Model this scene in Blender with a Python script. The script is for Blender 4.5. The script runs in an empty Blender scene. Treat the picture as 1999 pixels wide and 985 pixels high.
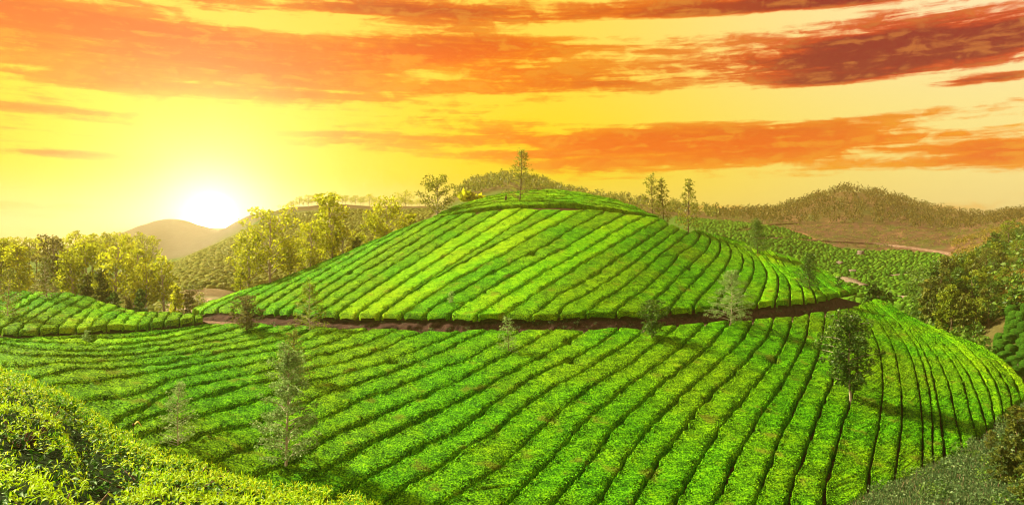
import bpy, math, random
import numpy as np
from mathutils import Vector, Matrix, Euler

random.seed(7)
rng = np.random.default_rng(7)
S = bpy.context.scene
COL = S.collection
F = 1480.0                      # focal length in photograph pixels
CX, CY = 999.5, 492.5

# ------------------------------------------------------------------ camera
cam_d = bpy.data.cameras.new('camera')
cam_d.sensor_fit = 'HORIZONTAL'
cam_d.angle = 2 * math.atan(999.5 / F)
cam_d.clip_start = 0.1
cam_d.clip_end = 9000
cam = bpy.data.objects.new('camera', cam_d)
cam.rotation_euler = (math.radians(90), 0, 0)
COL.objects.link(cam)
S.camera = cam

# ------------------------------------------------------------------ exposure
S.view_settings.view_transform = 'Standard'
S.view_settings.look = 'None'
S.view_settings.exposure = 1.5
S.view_settings.gamma = 1.0
S.render.engine = 'CYCLES'
S.cycles.use_denoising = True
S.cycles.sample_clamp_indirect = 4.0
S.cycles.filter_width = 1.1
try:
    S.cycles.denoising_prefilter = 'ACCURATE'
except Exception:
    pass
S.cycles.max_bounces = 6
S.cycles.transparent_max_bounces = 6
S.cycles.volume_bounces = 1
S.cycles.volume_max_steps = 64

# ------------------------------------------------------------------ sun lamp
SUN_AZ, SUN_EL = math.radians(-70), math.radians(42)
sd = bpy.data.lights.new('sun', 'SUN')
sd.energy = 5.0
sd.angle = math.radians(3)
sd.color = (1.0, 0.88, 0.48)
sun = bpy.data.objects.new('sun', sd)
sv = Vector((math.sin(SUN_AZ) * math.cos(SUN_EL), math.cos(SUN_AZ) * math.cos(SUN_EL), math.sin(SUN_EL)))
sun.rotation_euler = sv.to_track_quat('Z', 'Y').to_euler()
sun.location = sv * 60
COL.objects.link(sun)

# ------------------------------------------------------------------ sky (world)
W = bpy.data.worlds.new('World')
S.world = W
W.use_nodes = True
W.cycles.sampling_method = 'MANUAL'
W.cycles.sample_map_resolution = 2048
nt = W.node_tree
for n in list(nt.nodes):
    nt.nodes.remove(n)


class NB:
    """small node-building helper"""
    def __init__(self, tree):
        self.t = tree

    def new(self, kind, **kw):
        n = self.t.nodes.new(kind)
        for k, v in kw.items():
            setattr(n, k, v)
        return n

    def put(self, sock, v):
        if isinstance(v, bpy.types.NodeSocket):
            self.t.links.new(v, sock)
        elif v is not None:
            if isinstance(v, (tuple, list)) and sock.type == 'RGBA' and len(v) == 3:
                v = (*v, 1)
            sock.default_value = v

    def m(self, op, a, b=None, c=None, clamp=False):
        n = self.new('ShaderNodeMath', operation=op)
        n.use_clamp = clamp
        self.put(n.inputs[0], a)
        if b is not None: self.put(n.inputs[1], b)
        if c is not None: self.put(n.inputs[2], c)
        return n.outputs[0]

    def sstep(self, x, a, b, lo=0.0, hi=1.0):
        n = self.new('ShaderNodeMapRange', interpolation_type='SMOOTHSTEP')
        self.put(n.inputs[0], x)
        for i, v in enumerate((a, b, lo, hi)):
            self.put(n.inputs[i + 1], v)
        return n.outputs[0]

    def mix(self, f, a, b, blend='MIX'):
        n = self.new('ShaderNodeMix', data_type='RGBA', blend_type=blend)
        self.put(n.inputs[0], f)
        self.put(n.inputs[6], a)
        self.put(n.inputs[7], b)
        return n.outputs[2]

    def noise(self, vec, scale, detail=3, rough=0.5, dist=0.0, dims='3D'):
        n = self.new('ShaderNodeTexNoise', noise_dimensions=dims)
        if vec is not None: self.put(n.inputs['Vector'], vec)
        n.inputs['Scale'].default_value = scale
        n.inputs['Detail'].default_value = detail
        n.inputs['Roughness'].default_value = rough
        n.inputs['Distortion'].default_value = dist
        return n.outputs[0]

    def xyz(self, x, y, z):
        n = self.new('ShaderNodeCombineXYZ')
        for i, v in enumerate((x, y, z)):
            self.put(n.inputs[i], v)
        return n.outputs[0]


def sky_dir(px, py):
    v = Vector(((px - CX) / F, 1.0, (CY - py) / F)).normalized()
    return math.degrees(math.atan2(v.x, v.y)), math.degrees(math.asin(v.z)), v


def build_sky():
    b = NB(nt)
    tc = b.new('ShaderNodeTexCoord')
    sep = b.new('ShaderNodeSeparateXYZ')
    nt.links.new(tc.outputs['Generated'], sep.inputs[0])
    x, y, z = sep.outputs
    R2D = 57.29578
    az = b.m('MULTIPLY', b.m('ARCTAN2', x, y), R2D)
    el = b.m('MULTIPLY', b.m('ARCSINE', z), R2D)
    elp = b.m('MAXIMUM', el, 0.0)
    saz, sel, sdv = sky_dir(414, 424)
    dot = b.new('ShaderNodeVectorMath', operation='DOT_PRODUCT')
    nt.links.new(tc.outputs['Generated'], dot.inputs[0])
    dot.inputs[1].default_value = sdv
    ang = b.m('MULTIPLY', b.m('ARCCOSINE', b.m('MINIMUM', dot.outputs['Value'], 0.99999)), R2D)
    daz = b.m('ABSOLUTE', b.m('SUBTRACT', az, saz))
    # clear sky: saturated yellow round the sun, paler cream further off and low down
    far = b.sstep(daz, 22.0, 62.0)
    clear = b.mix(far, (1.0, 0.76, 0.004), (1.0, 0.86, 0.34))
    high = b.sstep(el, 7.5, 17.0)
    clear = b.mix(high, clear, b.mix(far, (1.0, 0.74, 0.08), (1.0, 0.85, 0.52)))
    # pale strip close to the horizon
    low = b.m('MULTIPLY', b.sstep(el, 6.0, 0.5), b.sstep(ang, 40.0, 10.0, 0.2, 0.85))
    clear = b.mix(low, clear, (1.0, 0.90, 0.55))
    # clouds: stretched noise, thickened and thinned in broad bands
    bias = None
    bands = [  # px, py, half-width, half-height, weight
        (420, 122, 640, 62, 0.19), (1760, 98, 360, 40, 0.34), (1560, 6, 620, 22, 0.30),
        (900, 92, 380, 46, 0.2), (1330, 286, 560, 40, 0.24), (100, 40, 380, 26, 0.36), (1900, 158, 150, 12, 0.26),
        (1610, 156, 130, 9, 0.26), (230, 306, 300, 9, 0.26), (120, 215, 300, 12, 0.16), (480, 180, 380, 12, 0.12), (1950, 300, 160, 30, 0.18), (1130, 165, 200, 22, 0.08),
        (820, 20, 320, 18, 0.18),
        (1350, 46, 460, 17, -0.42), (1500, 205, 560, 27, -0.40), (500, 345, 640, 60, -0.30), (830, 142, 130, 20, -0.12),
        (450, 228, 500, 20, -0.16), (1600, 370, 560, 26, -0.34), (150, 75, 260, 10, -0.12), (650, 55, 300, 12, -0.2)]
    for px, py, w, h, wt in bands:
        a0, e0, _ = sky_dir(px, py)
        sw, sh = w / F * R2D * 0.62, h / F * R2D * 0.8
        da = b.m('DIVIDE', b.m('SUBTRACT', az, a0), sw)
        de = b.m('DIVIDE', b.m('SUBTRACT', el, e0), sh)
        q = b.m('ADD', b.m('MULTIPLY', da, da), b.m('MULTIPLY', de, de))
        g = b.m('MULTIPLY', b.m('EXPONENT', b.m('MULTIPLY', q, -1.0)), wt)
        bias = g if bias is None else b.m('ADD', bias, g)
    # slanting, wind-drawn texture
    v1 = b.xyz(b.m('MULTIPLY', az, 0.055), b.m('MULTIPLY', b.m('ADD', el, b.m('MULTIPLY', az, 0.02)), 0.50), 3.7)
    n1 = b.noise(v1, 1.0, 8, 0.58, 0.35)
    v2 = b.xyz(b.m('MULTIPLY', az, 0.11), b.m('MULTIPLY', el, 1.6), 9.1)
    n2 = b.noise(v2, 1.0, 6, 0.6, 0.3)
    v3 = b.xyz(b.m('MULTIPLY', az, 0.55), b.m('MULTIPLY', el, 1.3), 1.3)
    n3 = b.noise(v3, 1.0, 6, 0.62, 0.6)
    dens = b.m('ADD', b.m('ADD', b.m('MULTIPLY', n1, 0.34), b.m('MULTIPLY', n2, 0.50)), b.m('MULTIPLY', n3, 0.28))
    dens = b.m('ADD', dens, bias)
    mask = b.sstep(dens, 0.505, 0.635)
    thick = b.sstep(dens, 0.54, 0.74)
    ccol_near = b.mix(thick, (1.0, 0.34, 0.0), (0.98, 0.13, 0.0))
    ccol_far = b.mix(thick, (0.86, 0.085, 0.012), (0.26, 0.0, 0.016))
    cf = b.m('MAXIMUM', b.m('MULTIPLY', b.sstep(daz, 14.0, 46.0), b.sstep(el, 7.5, 12.0, 0.16, 1.0)), b.sstep(el, 12.5, 19.0, 0.0, 0.62))
    ccol = b.mix(cf, ccol_near, ccol_far)
    streak = b.sstep(b.m('ADD', b.m('MULTIPLY', n2, 0.5), b.m('MULTIPLY', n3, 0.5)), 0.49, 0.60, 0.0, 0.34)
    ccol = b.mix(streak, ccol, b.mix(cf, (1.0, 0.66, 0.02), (1.0, 0.36, 0.06)))
    mask = b.m('MULTIPLY', mask, b.sstep(ang, 3.5, 11.0))
    col = b.mix(b.m('MULTIPLY', mask, b.sstep(el, 0.8, 4.5)), clear, ccol)
    # the low sun itself and the aureole round it
    aur = b.m('MULTIPLY', b.m('EXPONENT', b.m('MULTIPLY', ang, -1 / 5.0)), 1.6)
    disc = b.m('MULTIPLY', b.m('EXPONENT', b.m('MULTIPLY', b.m('MULTIPLY', ang, ang), -1 / 0.42)), 330.0)
    disc = b.m('ADD', disc, b.m('MULTIPLY', b.m('EXPONENT', b.m('MULTIPLY', b.m('MULTIPLY', ang, ang), -1 / 7.0)), 0.9))
    ga = b.new('ShaderNodeVectorMath', operation='SCALE'); ga.inputs[0].default_value = (1.0, 0.90, 0.50); b.put(ga.inputs['Scale'], aur)
    gd = b.new('ShaderNodeVectorMath', operation='SCALE'); gd.inputs[0].default_value = (1.0, 0.92, 0.70); b.put(gd.inputs['Scale'], disc)
    s1 = b.new('ShaderNodeVectorMath', operation='ADD'); b.put(s1.inputs[0], ga.outputs[0]); b.put(s1.inputs[1], gd.outputs[0])
    s2 = b.new('ShaderNodeVectorMath', operation='ADD'); b.put(s2.inputs[0], col); b.put(s2.inputs[1], s1.outputs[0])
    bg = b.new('ShaderNodeBackground'); b.put(bg.inputs[0], s2.outputs[0]); bg.inputs[1].default_value = 0.36
    out = b.new('ShaderNodeOutputWorld'); nt.links.new(bg.outputs[0], out.inputs[0])


build_sky()


# ------------------------------------------------------------------ helpers
def tag(o, label=None, cat=None, group=None, kind=None):
    if label: o['label'] = label
    if cat: o['category'] = cat
    if group: o['group'] = group
    if kind: o['kind'] = kind
    return o


def mesh_np(name, verts, faces, mat=None, smooth=True, attr=None):
    """faces: (n,3) or (n,4) int array"""
    me = bpy.data.meshes.new(name)
    verts = np.asarray(verts, np.float32)
    faces = np.asarray(faces, np.int32)
    k = faces.shape[1]
    me.vertices.add(len(verts)); me.vertices.foreach_set('co', verts.ravel())
    me.loops.add(faces.size); me.loops.foreach_set('vertex_index', faces.ravel())
    me.polygons.add(len(faces))
    me.polygons.foreach_set('loop_start', np.arange(0, faces.size, k, dtype=np.int32))
    me.polygons.foreach_set('loop_total', np.full(len(faces), k, np.int32))
    me.polygons.foreach_set('use_smooth', np.full(len(faces), smooth))
    if attr is not None:
        a = me.color_attributes.new('col', 'FLOAT_COLOR', 'POINT')
        c = np.ones((len(verts), 4), np.float32); c[:, :attr.shape[1]] = attr
        a.data.foreach_set('color', c.ravel())
    me.update(calc_edges=True)
    if mat: me.materials.append(mat)
    return me


def link(name, me, parent=None):
    o = bpy.data.objects.new(name, me)
    COL.objects.link(o)
    if parent: o.parent = parent
    return o


def empty(name, loc=(0, 0, 0), rz=0.0, scale=(1, 1, 1)):
    o = bpy.data.objects.new(name, None)
    o.location = loc; o.rotation_euler = (0, 0, rz); o.scale = scale
    o.empty_display_size = 0.3
    COL.objects.link(o)
    return o


def grid_faces(nu, nv):
    i, j = np.meshgrid(np.arange(nu - 1), np.arange(nv - 1), indexing='ij')
    a = (i * nv + j).ravel()
    return np.stack([a, a + nv, a + nv + 1, a + 1], 1)


def vnoise(p, seed=0):
    """value noise on (n,3), result -1..1"""
    p = np.asarray(p, np.float64)
    i = np.floor(p).astype(np.int64); f = p - i
    f = f * f * (3 - 2 * f)
    def h(ix, iy, iz):
        n = (ix * 374761393 + iy * 668265263 + iz * 2147483647 + seed * 1274126177) & 0xFFFFFFFF
        n = ((n ^ (n >> 13)) * 1274126177) & 0xFFFFFFFF
        n = (n ^ (n >> 16)) & 0xFFFF
        return n / 32767.5 - 1.0
    x, y, z = i[:, 0], i[:, 1], i[:, 2]
    fx, fy, fz = f[:, 0], f[:, 1], f[:, 2]
    def lx(yy, zz):
        return h(x, yy, zz) * (1 - fx) + h(x + 1, yy, zz) * fx
    a = lx(y, z) * (1 - fy) + lx(y + 1, z) * fy
    c = lx(y, z + 1) * (1 - fy) + lx(y + 1, z + 1) * fy
    return a * (1 - fz) + c * fz


def world_pt(px, py, Y):
    px, py, Y = np.asarray(px, float), np.asarray(py, float), np.asarray(Y, float)
    return np.stack(np.broadcast_arrays((px - CX) / F * Y, Y, (CY - py) / F * Y), -1)


class Tps:
    """smooth surface through surveyed points: 1/distance as a function of bearing and dip"""
    def __init__(self, pts, smooth=1e-4):
        p = np.array(pts, float)
        self.c = p[:, :2] / 300.0
        v = 100.0 / p[:, 2]
        n = len(p)
        K = self.k(np.linalg.norm(self.c[:, None] - self.c[None], axis=2)) + np.eye(n) * smooth
        P = np.c_[np.ones(n), self.c]
        A = np.zeros((n + 3, n + 3)); A[:n, :n] = K; A[:n, n:] = P; A[n:, :n] = P.T
        self.w = np.linalg.solve(A, np.r_[v, 0, 0, 0])

    @staticmethod
    def k(r):
        return np.where(r > 1e-9, r * r * np.log(np.maximum(r, 1e-9)), 0.0)

    def Y(self, px, py):
        q = np.stack([np.ravel(px), np.ravel(py)], 1) / 300.0
        r = np.linalg.norm(q[:, None] - self.c[None], axis=2)
        d = self.k(r) @ self.w[:len(self.c)] + np.c_[np.ones(len(q)), q] @ self.w[len(self.c):]
        return (100.0 / np.maximum(d, 0.05)).reshape(np.shape(px))

    def pt(self, px, py):
        px, py = np.asarray(px, float), np.asarray(py, float)
        return world_pt(px, py, self.Y(px, py))


def resample(pts, n):
    p = np.asarray(pts, float)
    d = np.r_[0, np.cumsum(np.linalg.norm(np.diff(p, axis=0), axis=1))]
    # Catmull-Rom through the points
    t = np.linspace(0, d[-1], n)
    m = np.gradient(p, d, axis=0) if len(p) > 2 else np.repeat([(p[-1] - p[0]) / d[-1]], len(p), 0)
    k = np.clip(np.searchsorted(d, t, side='right') - 1, 0, len(p) - 2)
    h = (d[k + 1] - d[k])[:, None]; u = ((t - d[k]) / (d[k + 1] - d[k]))[:, None]
    return ((2 * u**3 - 3 * u**2 + 1) * p[k] + (u**3 - 2 * u**2 + u) * h * m[k]
            + (-2 * u**3 + 3 * u**2) * p[k + 1] + (u**3 - u**2) * h * m[k + 1])


# ------------------------------------------------------------------ materials
def new_mat(name):
    m = bpy.data.materials.new(name); m.use_nodes = True
    t = m.node_tree
    for n in list(t.nodes): t.nodes.remove(n)
    return m, NB(t)


def leaf_out(b, col, rough=0.5, transl=0.35, bump=None, spec=0.35, tcol=None):
    p = b.new('ShaderNodeBsdfPrincipled')
    b.put(p.inputs['Base Color'], col)
    p.inputs['Roughness'].default_value = rough
    p.inputs['Specular IOR Level'].default_value = spec
    if bump is not None: b.put(p.inputs['Normal'], bump)
    tr = b.new('ShaderNodeBsdfTranslucent')
    b.put(tr.inputs[0], tcol if tcol is not None else col)
    if bump is not None: b.put(tr.inputs['Normal'], bump)
    mx = b.new('ShaderNodeMixShader'); mx.inputs[0].default_value = transl
    b.t.links.new(p.outputs[0], mx.inputs[1]); b.t.links.new(tr.outputs[0], mx.inputs[2])
    o = b.new('ShaderNodeOutputMaterial'); b.t.links.new(mx.outputs[0], o.inputs[0])


def bump_node(b, h, strength, dist):
    n = b.new('ShaderNodeBump')
    n.inputs['Strength'].default_value = strength
    n.inputs['Distance'].default_value = dist
    b.put(n.inputs['Height'], h)
    return n.outputs[0]


def ramp(b, f, stops):
    n = b.new('ShaderNodeValToRGB')
    e = n.color_ramp.elements
    while len(e) < len(stops): e.new(0.5)
    for k, (p, c) in enumerate(stops):
        e[k].position = p; e[k].color = (*c, 1)
    b.put(n.inputs[0], f)
    return n.outputs[0]


def mat_hedge():
    m, b = new_mat('tea_foliage')
    tc = b.new('ShaderNodeTexCoord'); co = tc.outputs['Object']
    fine = b.noise(co, 7.5, 3, 0.7)
    mid = b.noise(co, 1.1, 3, 0.6)
    big = b.noise(co, 0.09, 3, 0.5)
    f = b.m('ADD', b.m('MULTIPLY', fine, 1.5), b.m('MULTIPLY', mid, 0.55))
    gi = b.new('ShaderNodeNewGeometry')
    f = b.m('SUBTRACT', b.m('ADD', f, b.m('MULTIPLY', gi.outputs['Random Per Island'], 0.36)), 0.80)
    c = ramp(b, f, [(0.12, (0.003, 0.026, 0.0008)), (0.36, (0.026, 0.15, 0.0015)), (0.54, (0.105, 0.40, 0.002)), (0.78, (0.29, 0.62, 0.005))])
    c2 = ramp(b, f, [(0.12, (0.006, 0.028, 0.001)), (0.36, (0.052, 0.15, 0.002)), (0.54, (0.18, 0.40, 0.003)), (0.78, (0.38, 0.60, 0.006))])
    c = b.mix(b.sstep(big, 0.38, 0.66), c, c2)
    brown = b.sstep(b.noise(co, 0.55, 2, 0.5), 0.60, 0.74, 0.0, 0.55)
    c = b.mix(brown, c, (0.13, 0.105, 0.02))
    leaf_out(b, c, 0.7, 0.25, bump_node(b, fine, 0.7, 0.12), 0.06)
    return m


def mat_leaf(name, stops, transl=0.4, rough=0.45, spec=0.4, clump=None, bumpy=None):
    m, b = new_mat(name)
    g = b.new('ShaderNodeNewGeometry')
    oi = b.new('ShaderNodeObjectInfo')
    f = g.outputs['Random Per Island']
    if clump:
        tc = b.new('ShaderNodeTexCoord')
        f = b.m('ADD', b.m('MULTIPLY', f, 0.6), b.m('MULTIPLY', b.noise(tc.outputs['Object'], clump, 2, 0.5), 0.5))
        f = b.m('ADD', f, b.m('MULTIPLY', b.m('SUBTRACT', oi.outputs['Random'], 0.5), 0.2))
    bp = None
    if bumpy:
        nz = b.noise(tc.outputs['Object'], bumpy, 4, 0.7)
        f = b.m('ADD', f, b.m('MULTIPLY', b.m('SUBTRACT', nz, 0.5), 1.6))
        bp = bump_node(b, nz, 0.9, 0.3)
    c = ramp(b, f, stops)
    leaf_out(b, c, rough, transl, bp, spec)
    return m


def mat_bark(name, c0, c1):
    m, b = new_mat(name)
    tc = b.new('ShaderNodeTexCoord')
    n = b.noise(tc.outputs['Object'], 14, 4, 0.6)
    p = b.new('ShaderNodeBsdfPrincipled')
    b.put(p.inputs['Base Color'], b.mix(n, c0, c1)); p.inputs['Roughness'].default_value = 0.9
    b.put(p.inputs['Normal'], bump_node(b, n, 0.5, 0.05))
    o = b.new('ShaderNodeOutputMaterial'); b.t.links.new(p.outputs[0], o.inputs[0])
    return m


def mat_soil(name, c0, c1, c2, scale=1.5, use_attr=False):
    m, b = new_mat(name)
    tc = b.new('ShaderNodeTexCoord'); co = tc.outputs['Object']
    n = b.noise(co, scale, 5, 0.65); n2 = b.noise(co, scale * 5, 4, 0.7)
    c = b.mix(b.sstep(n, 0.35, 0.65), c0, c1)
    c = b.mix(b.sstep(n2, 0.55, 0.75), c, c2)
    if use_attr:
        a = b.new('ShaderNodeVertexColor'); a.layer_name = 'col'
        f1 = b.noise(co, 0.22, 5, 0.7)
        f2 = b.noise(co, 0.9, 4, 0.7)
        k = b.m('ADD', b.m('MULTIPLY', f1, 0.9), b.m('MULTIPLY', f2, 0.7))
        c = b.mix(1.0, a.outputs[0], ramp(b, k, [(0.45, (0.45, 0.45, 0.42)), (0.8, (1.0, 1.0, 1.0)), (1.0, (1.5, 1.45, 1.3))]), 'MULTIPLY')
    p = b.new('ShaderNodeBsdfPrincipled')
    b.put(p.inputs['Base Color'], c); p.inputs['Roughness'].default_value = 0.95
    p.inputs['Specular IOR Level'].default_value = 0.1
    b.put(p.inputs['Normal'], bump_node(b, n2, 0.9, 0.25))
    o = b.new('ShaderNodeOutputMaterial'); b.t.links.new(p.outputs[0], o.inputs[0])
    return m


M_HEDGE = mat_hedge()
M_SOIL = mat_soil('dark_soil', (0.045, 0.020, 0.014), (0.08, 0.035, 0.022), (0.12, 0.06, 0.035))
M_PATH = mat_soil('pale_path', (0.17, 0.13, 0.11), (0.26, 0.21, 0.19), (0.34, 0.29, 0.26), 0.8)
M_UNDER = mat_soil('leafy_floor', (0.012, 0.030, 0.006), (0.02, 0.05, 0.008), (0.03, 0.02, 0.01), 9.0)
M_BANK = mat_soil('red_earth_bank', (0.035, 0.016, 0.016), (0.090, 0.046, 0.044), (0.34, 0.23, 0.21), 2.2)
M_TRACK = mat_soil('packed_earth', (0.13, 0.075, 0.065), (0.22, 0.14, 0.12), (0.40, 0.30, 0.27), 0.8)
M_TERRAIN = mat_soil('hillside_ground', (0.1, 0.1, 0.03), (0.1, 0.1, 0.03), (0.1, 0.1, 0.03), 0.6, True)
M_NEAR = mat_leaf('young_tea_leaves', [(0.0, (0.05, 0.18, 0.003)), (0.3, (0.16, 0.38, 0.004)), (0.6, (0.36, 0.56, 0.006)), (1.0, (0.58, 0.68, 0.015))], 0.42, 0.5, 0.22)
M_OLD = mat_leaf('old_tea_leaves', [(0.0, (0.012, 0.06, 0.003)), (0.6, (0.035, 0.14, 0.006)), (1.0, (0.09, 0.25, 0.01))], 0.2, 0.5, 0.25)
M_DARKTREE = mat_leaf('dark_leaves', [(0.1, (0.012, 0.045, 0.005)), (0.5, (0.05, 0.13, 0.010)), (0.85, (0.16, 0.28, 0.03))], 0.35, 0.5, 0.3, 2.5)
M_GREYTREE = mat_leaf('silver_green_leaves', [(0.1, (0.09, 0.17, 0.04)), (0.5, (0.20, 0.34, 0.10)), (0.85, (0.40, 0.55, 0.22))], 0.4, 0.5, 0.3, 2.5)
M_GLOWTREE = mat_leaf('backlit_glow_leaves', [(0.1, (0.13, 0.17, 0.006)), (0.5, (0.35, 0.40, 0.012)), (0.85, (0.60, 0.61, 0.03))], 0.62, 0.5, 0.3, 2.5)  # glow of low sun through the crowns painted in as bright yellow
M_WISP = mat_leaf('thin_golden_green_leaves', [(0.1, (0.08, 0.10, 0.012)), (0.5, (0.20, 0.23, 0.03)), (0.85, (0.38, 0.38, 0.06))], 0.55, 0.5, 0.2, 2.5)
M_SCRUB = mat_leaf('grey_green_leaves', [(0.1, (0.02, 0.06, 0.015)), (0.5, (0.075, 0.15, 0.05)), (0.85, (0.20, 0.29, 0.12))], 0.3, 0.5, 0.2, 2.5)
M_GROVE = mat_leaf('bright_green_leaves', [(0.1, (0.05, 0.09, 0.006)), (0.5, (0.16, 0.24, 0.012)), (0.85, (0.34, 0.40, 0.03))], 0.45, 0.5, 0.2, 2.5)  # yellow-green leaf tone, brighter than the olive one
M_OLIVE = mat_leaf('olive_leaves', [(0.1, (0.03, 0.055, 0.008)), (0.5, (0.10, 0.14, 0.018)), (0.85, (0.26, 0.28, 0.04))], 0.45, 0.5, 0.3, 2.5)
M_BROWNBUSH = mat_leaf('bronze_leaves', [(0.1, (0.05, 0.04, 0.012)), (0.5, (0.13, 0.13, 0.03)), (0.85, (0.30, 0.27, 0.07))], 0.4, 0.5, 0.3, 2.5)
M_FARBUSH = mat_leaf('far_tea_leaves', [(0.1, (0.035, 0.11, 0.006)), (0.5, (0.08, 0.21, 0.012)), (0.9, (0.17, 0.33, 0.025))], 0.3, 0.7, 0.05, 0.25, 3.0)
M_RUST = mat_leaf('olive_gold_leaves', [(0.1, (0.07, 0.06, 0.012)), (0.5, (0.18, 0.17, 0.02)), (0.85, (0.38, 0.30, 0.05))], 0.45, 0.5, 0.2, 2.5)
M_RIDGE = mat_leaf('ridge_leaves', [(0.1, (0.02, 0.030, 0.006)), (0.5, (0.075, 0.080, 0.014)), (0.85, (0.20, 0.17, 0.035))], 0.4, 0.5, 0.2, 2.5)
M_HAZYTEA = mat_leaf('haze_paled_tea_leaves', [(0.1, (0.10, 0.13, 0.02)), (0.5, (0.20, 0.24, 0.04)), (0.9, (0.34, 0.36, 0.08))], 0.35, 0.7, 0.05, 0.25, 3.0)  # haze over the left slopes is put into this pale leaf colour
M_RIGHTBUSH = mat_leaf('dark_tea_leaves', [(0.1, (0.012, 0.05, 0.003)), (0.5, (0.03, 0.10, 0.005)), (0.9, (0.06, 0.16, 0.01))], 0.25, 0.7, 0.05, 1.5, 5.0)  # deep green leaf tone of the plump right-edge bushes
M_GRASS = mat_leaf('grey_green_grass', [(0.0, (0.03, 0.07, 0.025)), (0.5, (0.075, 0.15, 0.05)), (0.84, (0.14, 0.22, 0.085)), (0.95, (0.36, 0.26, 0.19))], 0.3, 0.6, 0.2)
M_BARK = mat_bark('brown_bark', (0.06, 0.035, 0.02), (0.20, 0.13, 0.085))
M_PALEBARK = mat_bark('pale_bark', (0.22, 0.17, 0.14), (0.55, 0.47, 0.42))
M_ROCK = mat_bark('dark_rock', (0.05, 0.035, 0.04), (0.20, 0.14, 0.14))
M_DRY = mat_leaf('dry_yellow_leaf', [(0.0, (0.62, 0.50, 0.12)), (1.0, (0.75, 0.62, 0.2))], 0.4)
M_STUMP = mat_bark('charred_wood', (0.03, 0.015, 0.008), (0.12, 0.06, 0.03))


# ------------------------------------------------------------------ surveyed hill surfaces
def crop(ox, oy, sc, pts):
    return [(ox + x / sc, oy + y / sc) for x, y in pts]


A_ = lambda p: crop(640, 390, 3.844, p)
B_ = lambda p: crop(1100, 390, 3.844, p)
R_ = lambda p: crop(1300, 570, 2.3734, p)
K_ = lambda p: crop(0, 540, 5.711, p)

upper_T = Tps([
    (365, 606, 100), (430, 603, 95), (500, 606, 91), (580, 608, 88), (655, 613, 86.5), (800, 614, 85), (1000, 614, 84), (1138, 611, 84.5),
    (1253, 608, 86), (1355, 601, 89), (1440, 597, 92), (1512, 590, 96), (1569, 585, 101), (1618, 576, 106), (1672, 566, 112),
    (454, 574, 105), (538, 548, 110), (678, 491, 117), (767, 449, 120), (860, 412, 124), (906, 413, 123), (1000, 405, 121.5), (1142, 407, 121.5),
    (1220, 415, 123), (1292, 425, 126), (1400, 458, 129), (1480, 478, 127), (1560, 505, 122), (1630, 540, 117),
    (1000, 509, 99.5), (800, 520, 103), (1200, 505, 101.5), (1400, 525, 108)], 1e-3)
lower_T = Tps([
    (-40, 662, 68), (150, 655, 73), (350, 640, 81), (443, 630, 84.5), (543, 630, 84), (667, 637, 81.5), (827, 645, 80), (1000, 644, 80), (1146, 640, 80.5),
    (1263, 635, 82), (1380, 626, 85), (1471, 622, 88.5), (1549, 615, 93), (1610, 607, 99), (1655, 600, 104), (1697, 589, 110), (1722, 583, 113),
    (1740, 591, 110), (1776, 616, 106), (1827, 637, 100), (1890, 663, 94), (1932, 680, 90), (1999, 722, 84),
    (1999, 774, 76), (1957, 806, 70), (1907, 848, 65), (1840, 893, 60), (1750, 930, 55.5), (1608, 985, 51), (1300, 985, 51), (1050, 985, 50.5), (800, 985, 49.5),
    (20, 712, 61), (110, 751, 57), (225, 830, 52), (340, 865, 51), (480, 935, 50), (620, 975, 49.5)], 1e-3)
knoll_T = Tps([(-40, 645, 71), (0, 645, 72), (150, 645, 73.5), (280, 636, 77.5), (398, 620, 86), (-40, 592, 82), (30, 566, 88), (100, 567, 89.5), (150, 571, 90.5),
               (210, 588, 91), (280, 606, 90), (350, 608, 90), (398, 614, 88)], 1e-3)
cap_T = Tps([(835, 428, 125), (906, 411, 124.5), (1020, 399, 123.5), (1118, 398, 123.5), (1220, 410, 125), (1290, 424, 127.5),
             (925, 389, 132), (1021, 370.5, 136), (1065, 368.5, 137), (1118, 372.5, 136.5), (1190, 386, 134)], 1e-3)


# ---- the gaps between the rows, each traced from its upper to its lower end
def fill_lines(spec):
    """spec: list of full polylines, or 2-point ones that borrow their bow from the neighbours"""
    n = 24
    full = {}
    for i, l in enumerate(spec):
        if len(l) > 2: full[i] = resample(l, n)
    keys = sorted(full)
    out = []
    tt = np.linspace(0, 1, n)[:, None]
    for i, l in enumerate(spec):
        if i in full: out.append(full[i]); continue
        T, B = np.array(l[0], float), np.array(l[1], float)
        lo = max([k for k in keys if k < i], default=None); hi = min([k for k in keys if k > i], default=None)
        dev = []
        for k in (lo, hi):
            if k is None: continue
            c = full[k]
            dev.append((c - (c[0] * (1 - tt) + c[-1] * tt), abs(k - i)))
        if len(dev) == 2:
            (d0, w0), (d1, w1) = dev
            d = (d0 * w1 + d1 * w0) / (w0 + w1)
        else:
            d = dev[0][0] * 0.5
        out.append(T * (1 - tt) + B * tt + d)
    return out


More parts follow.
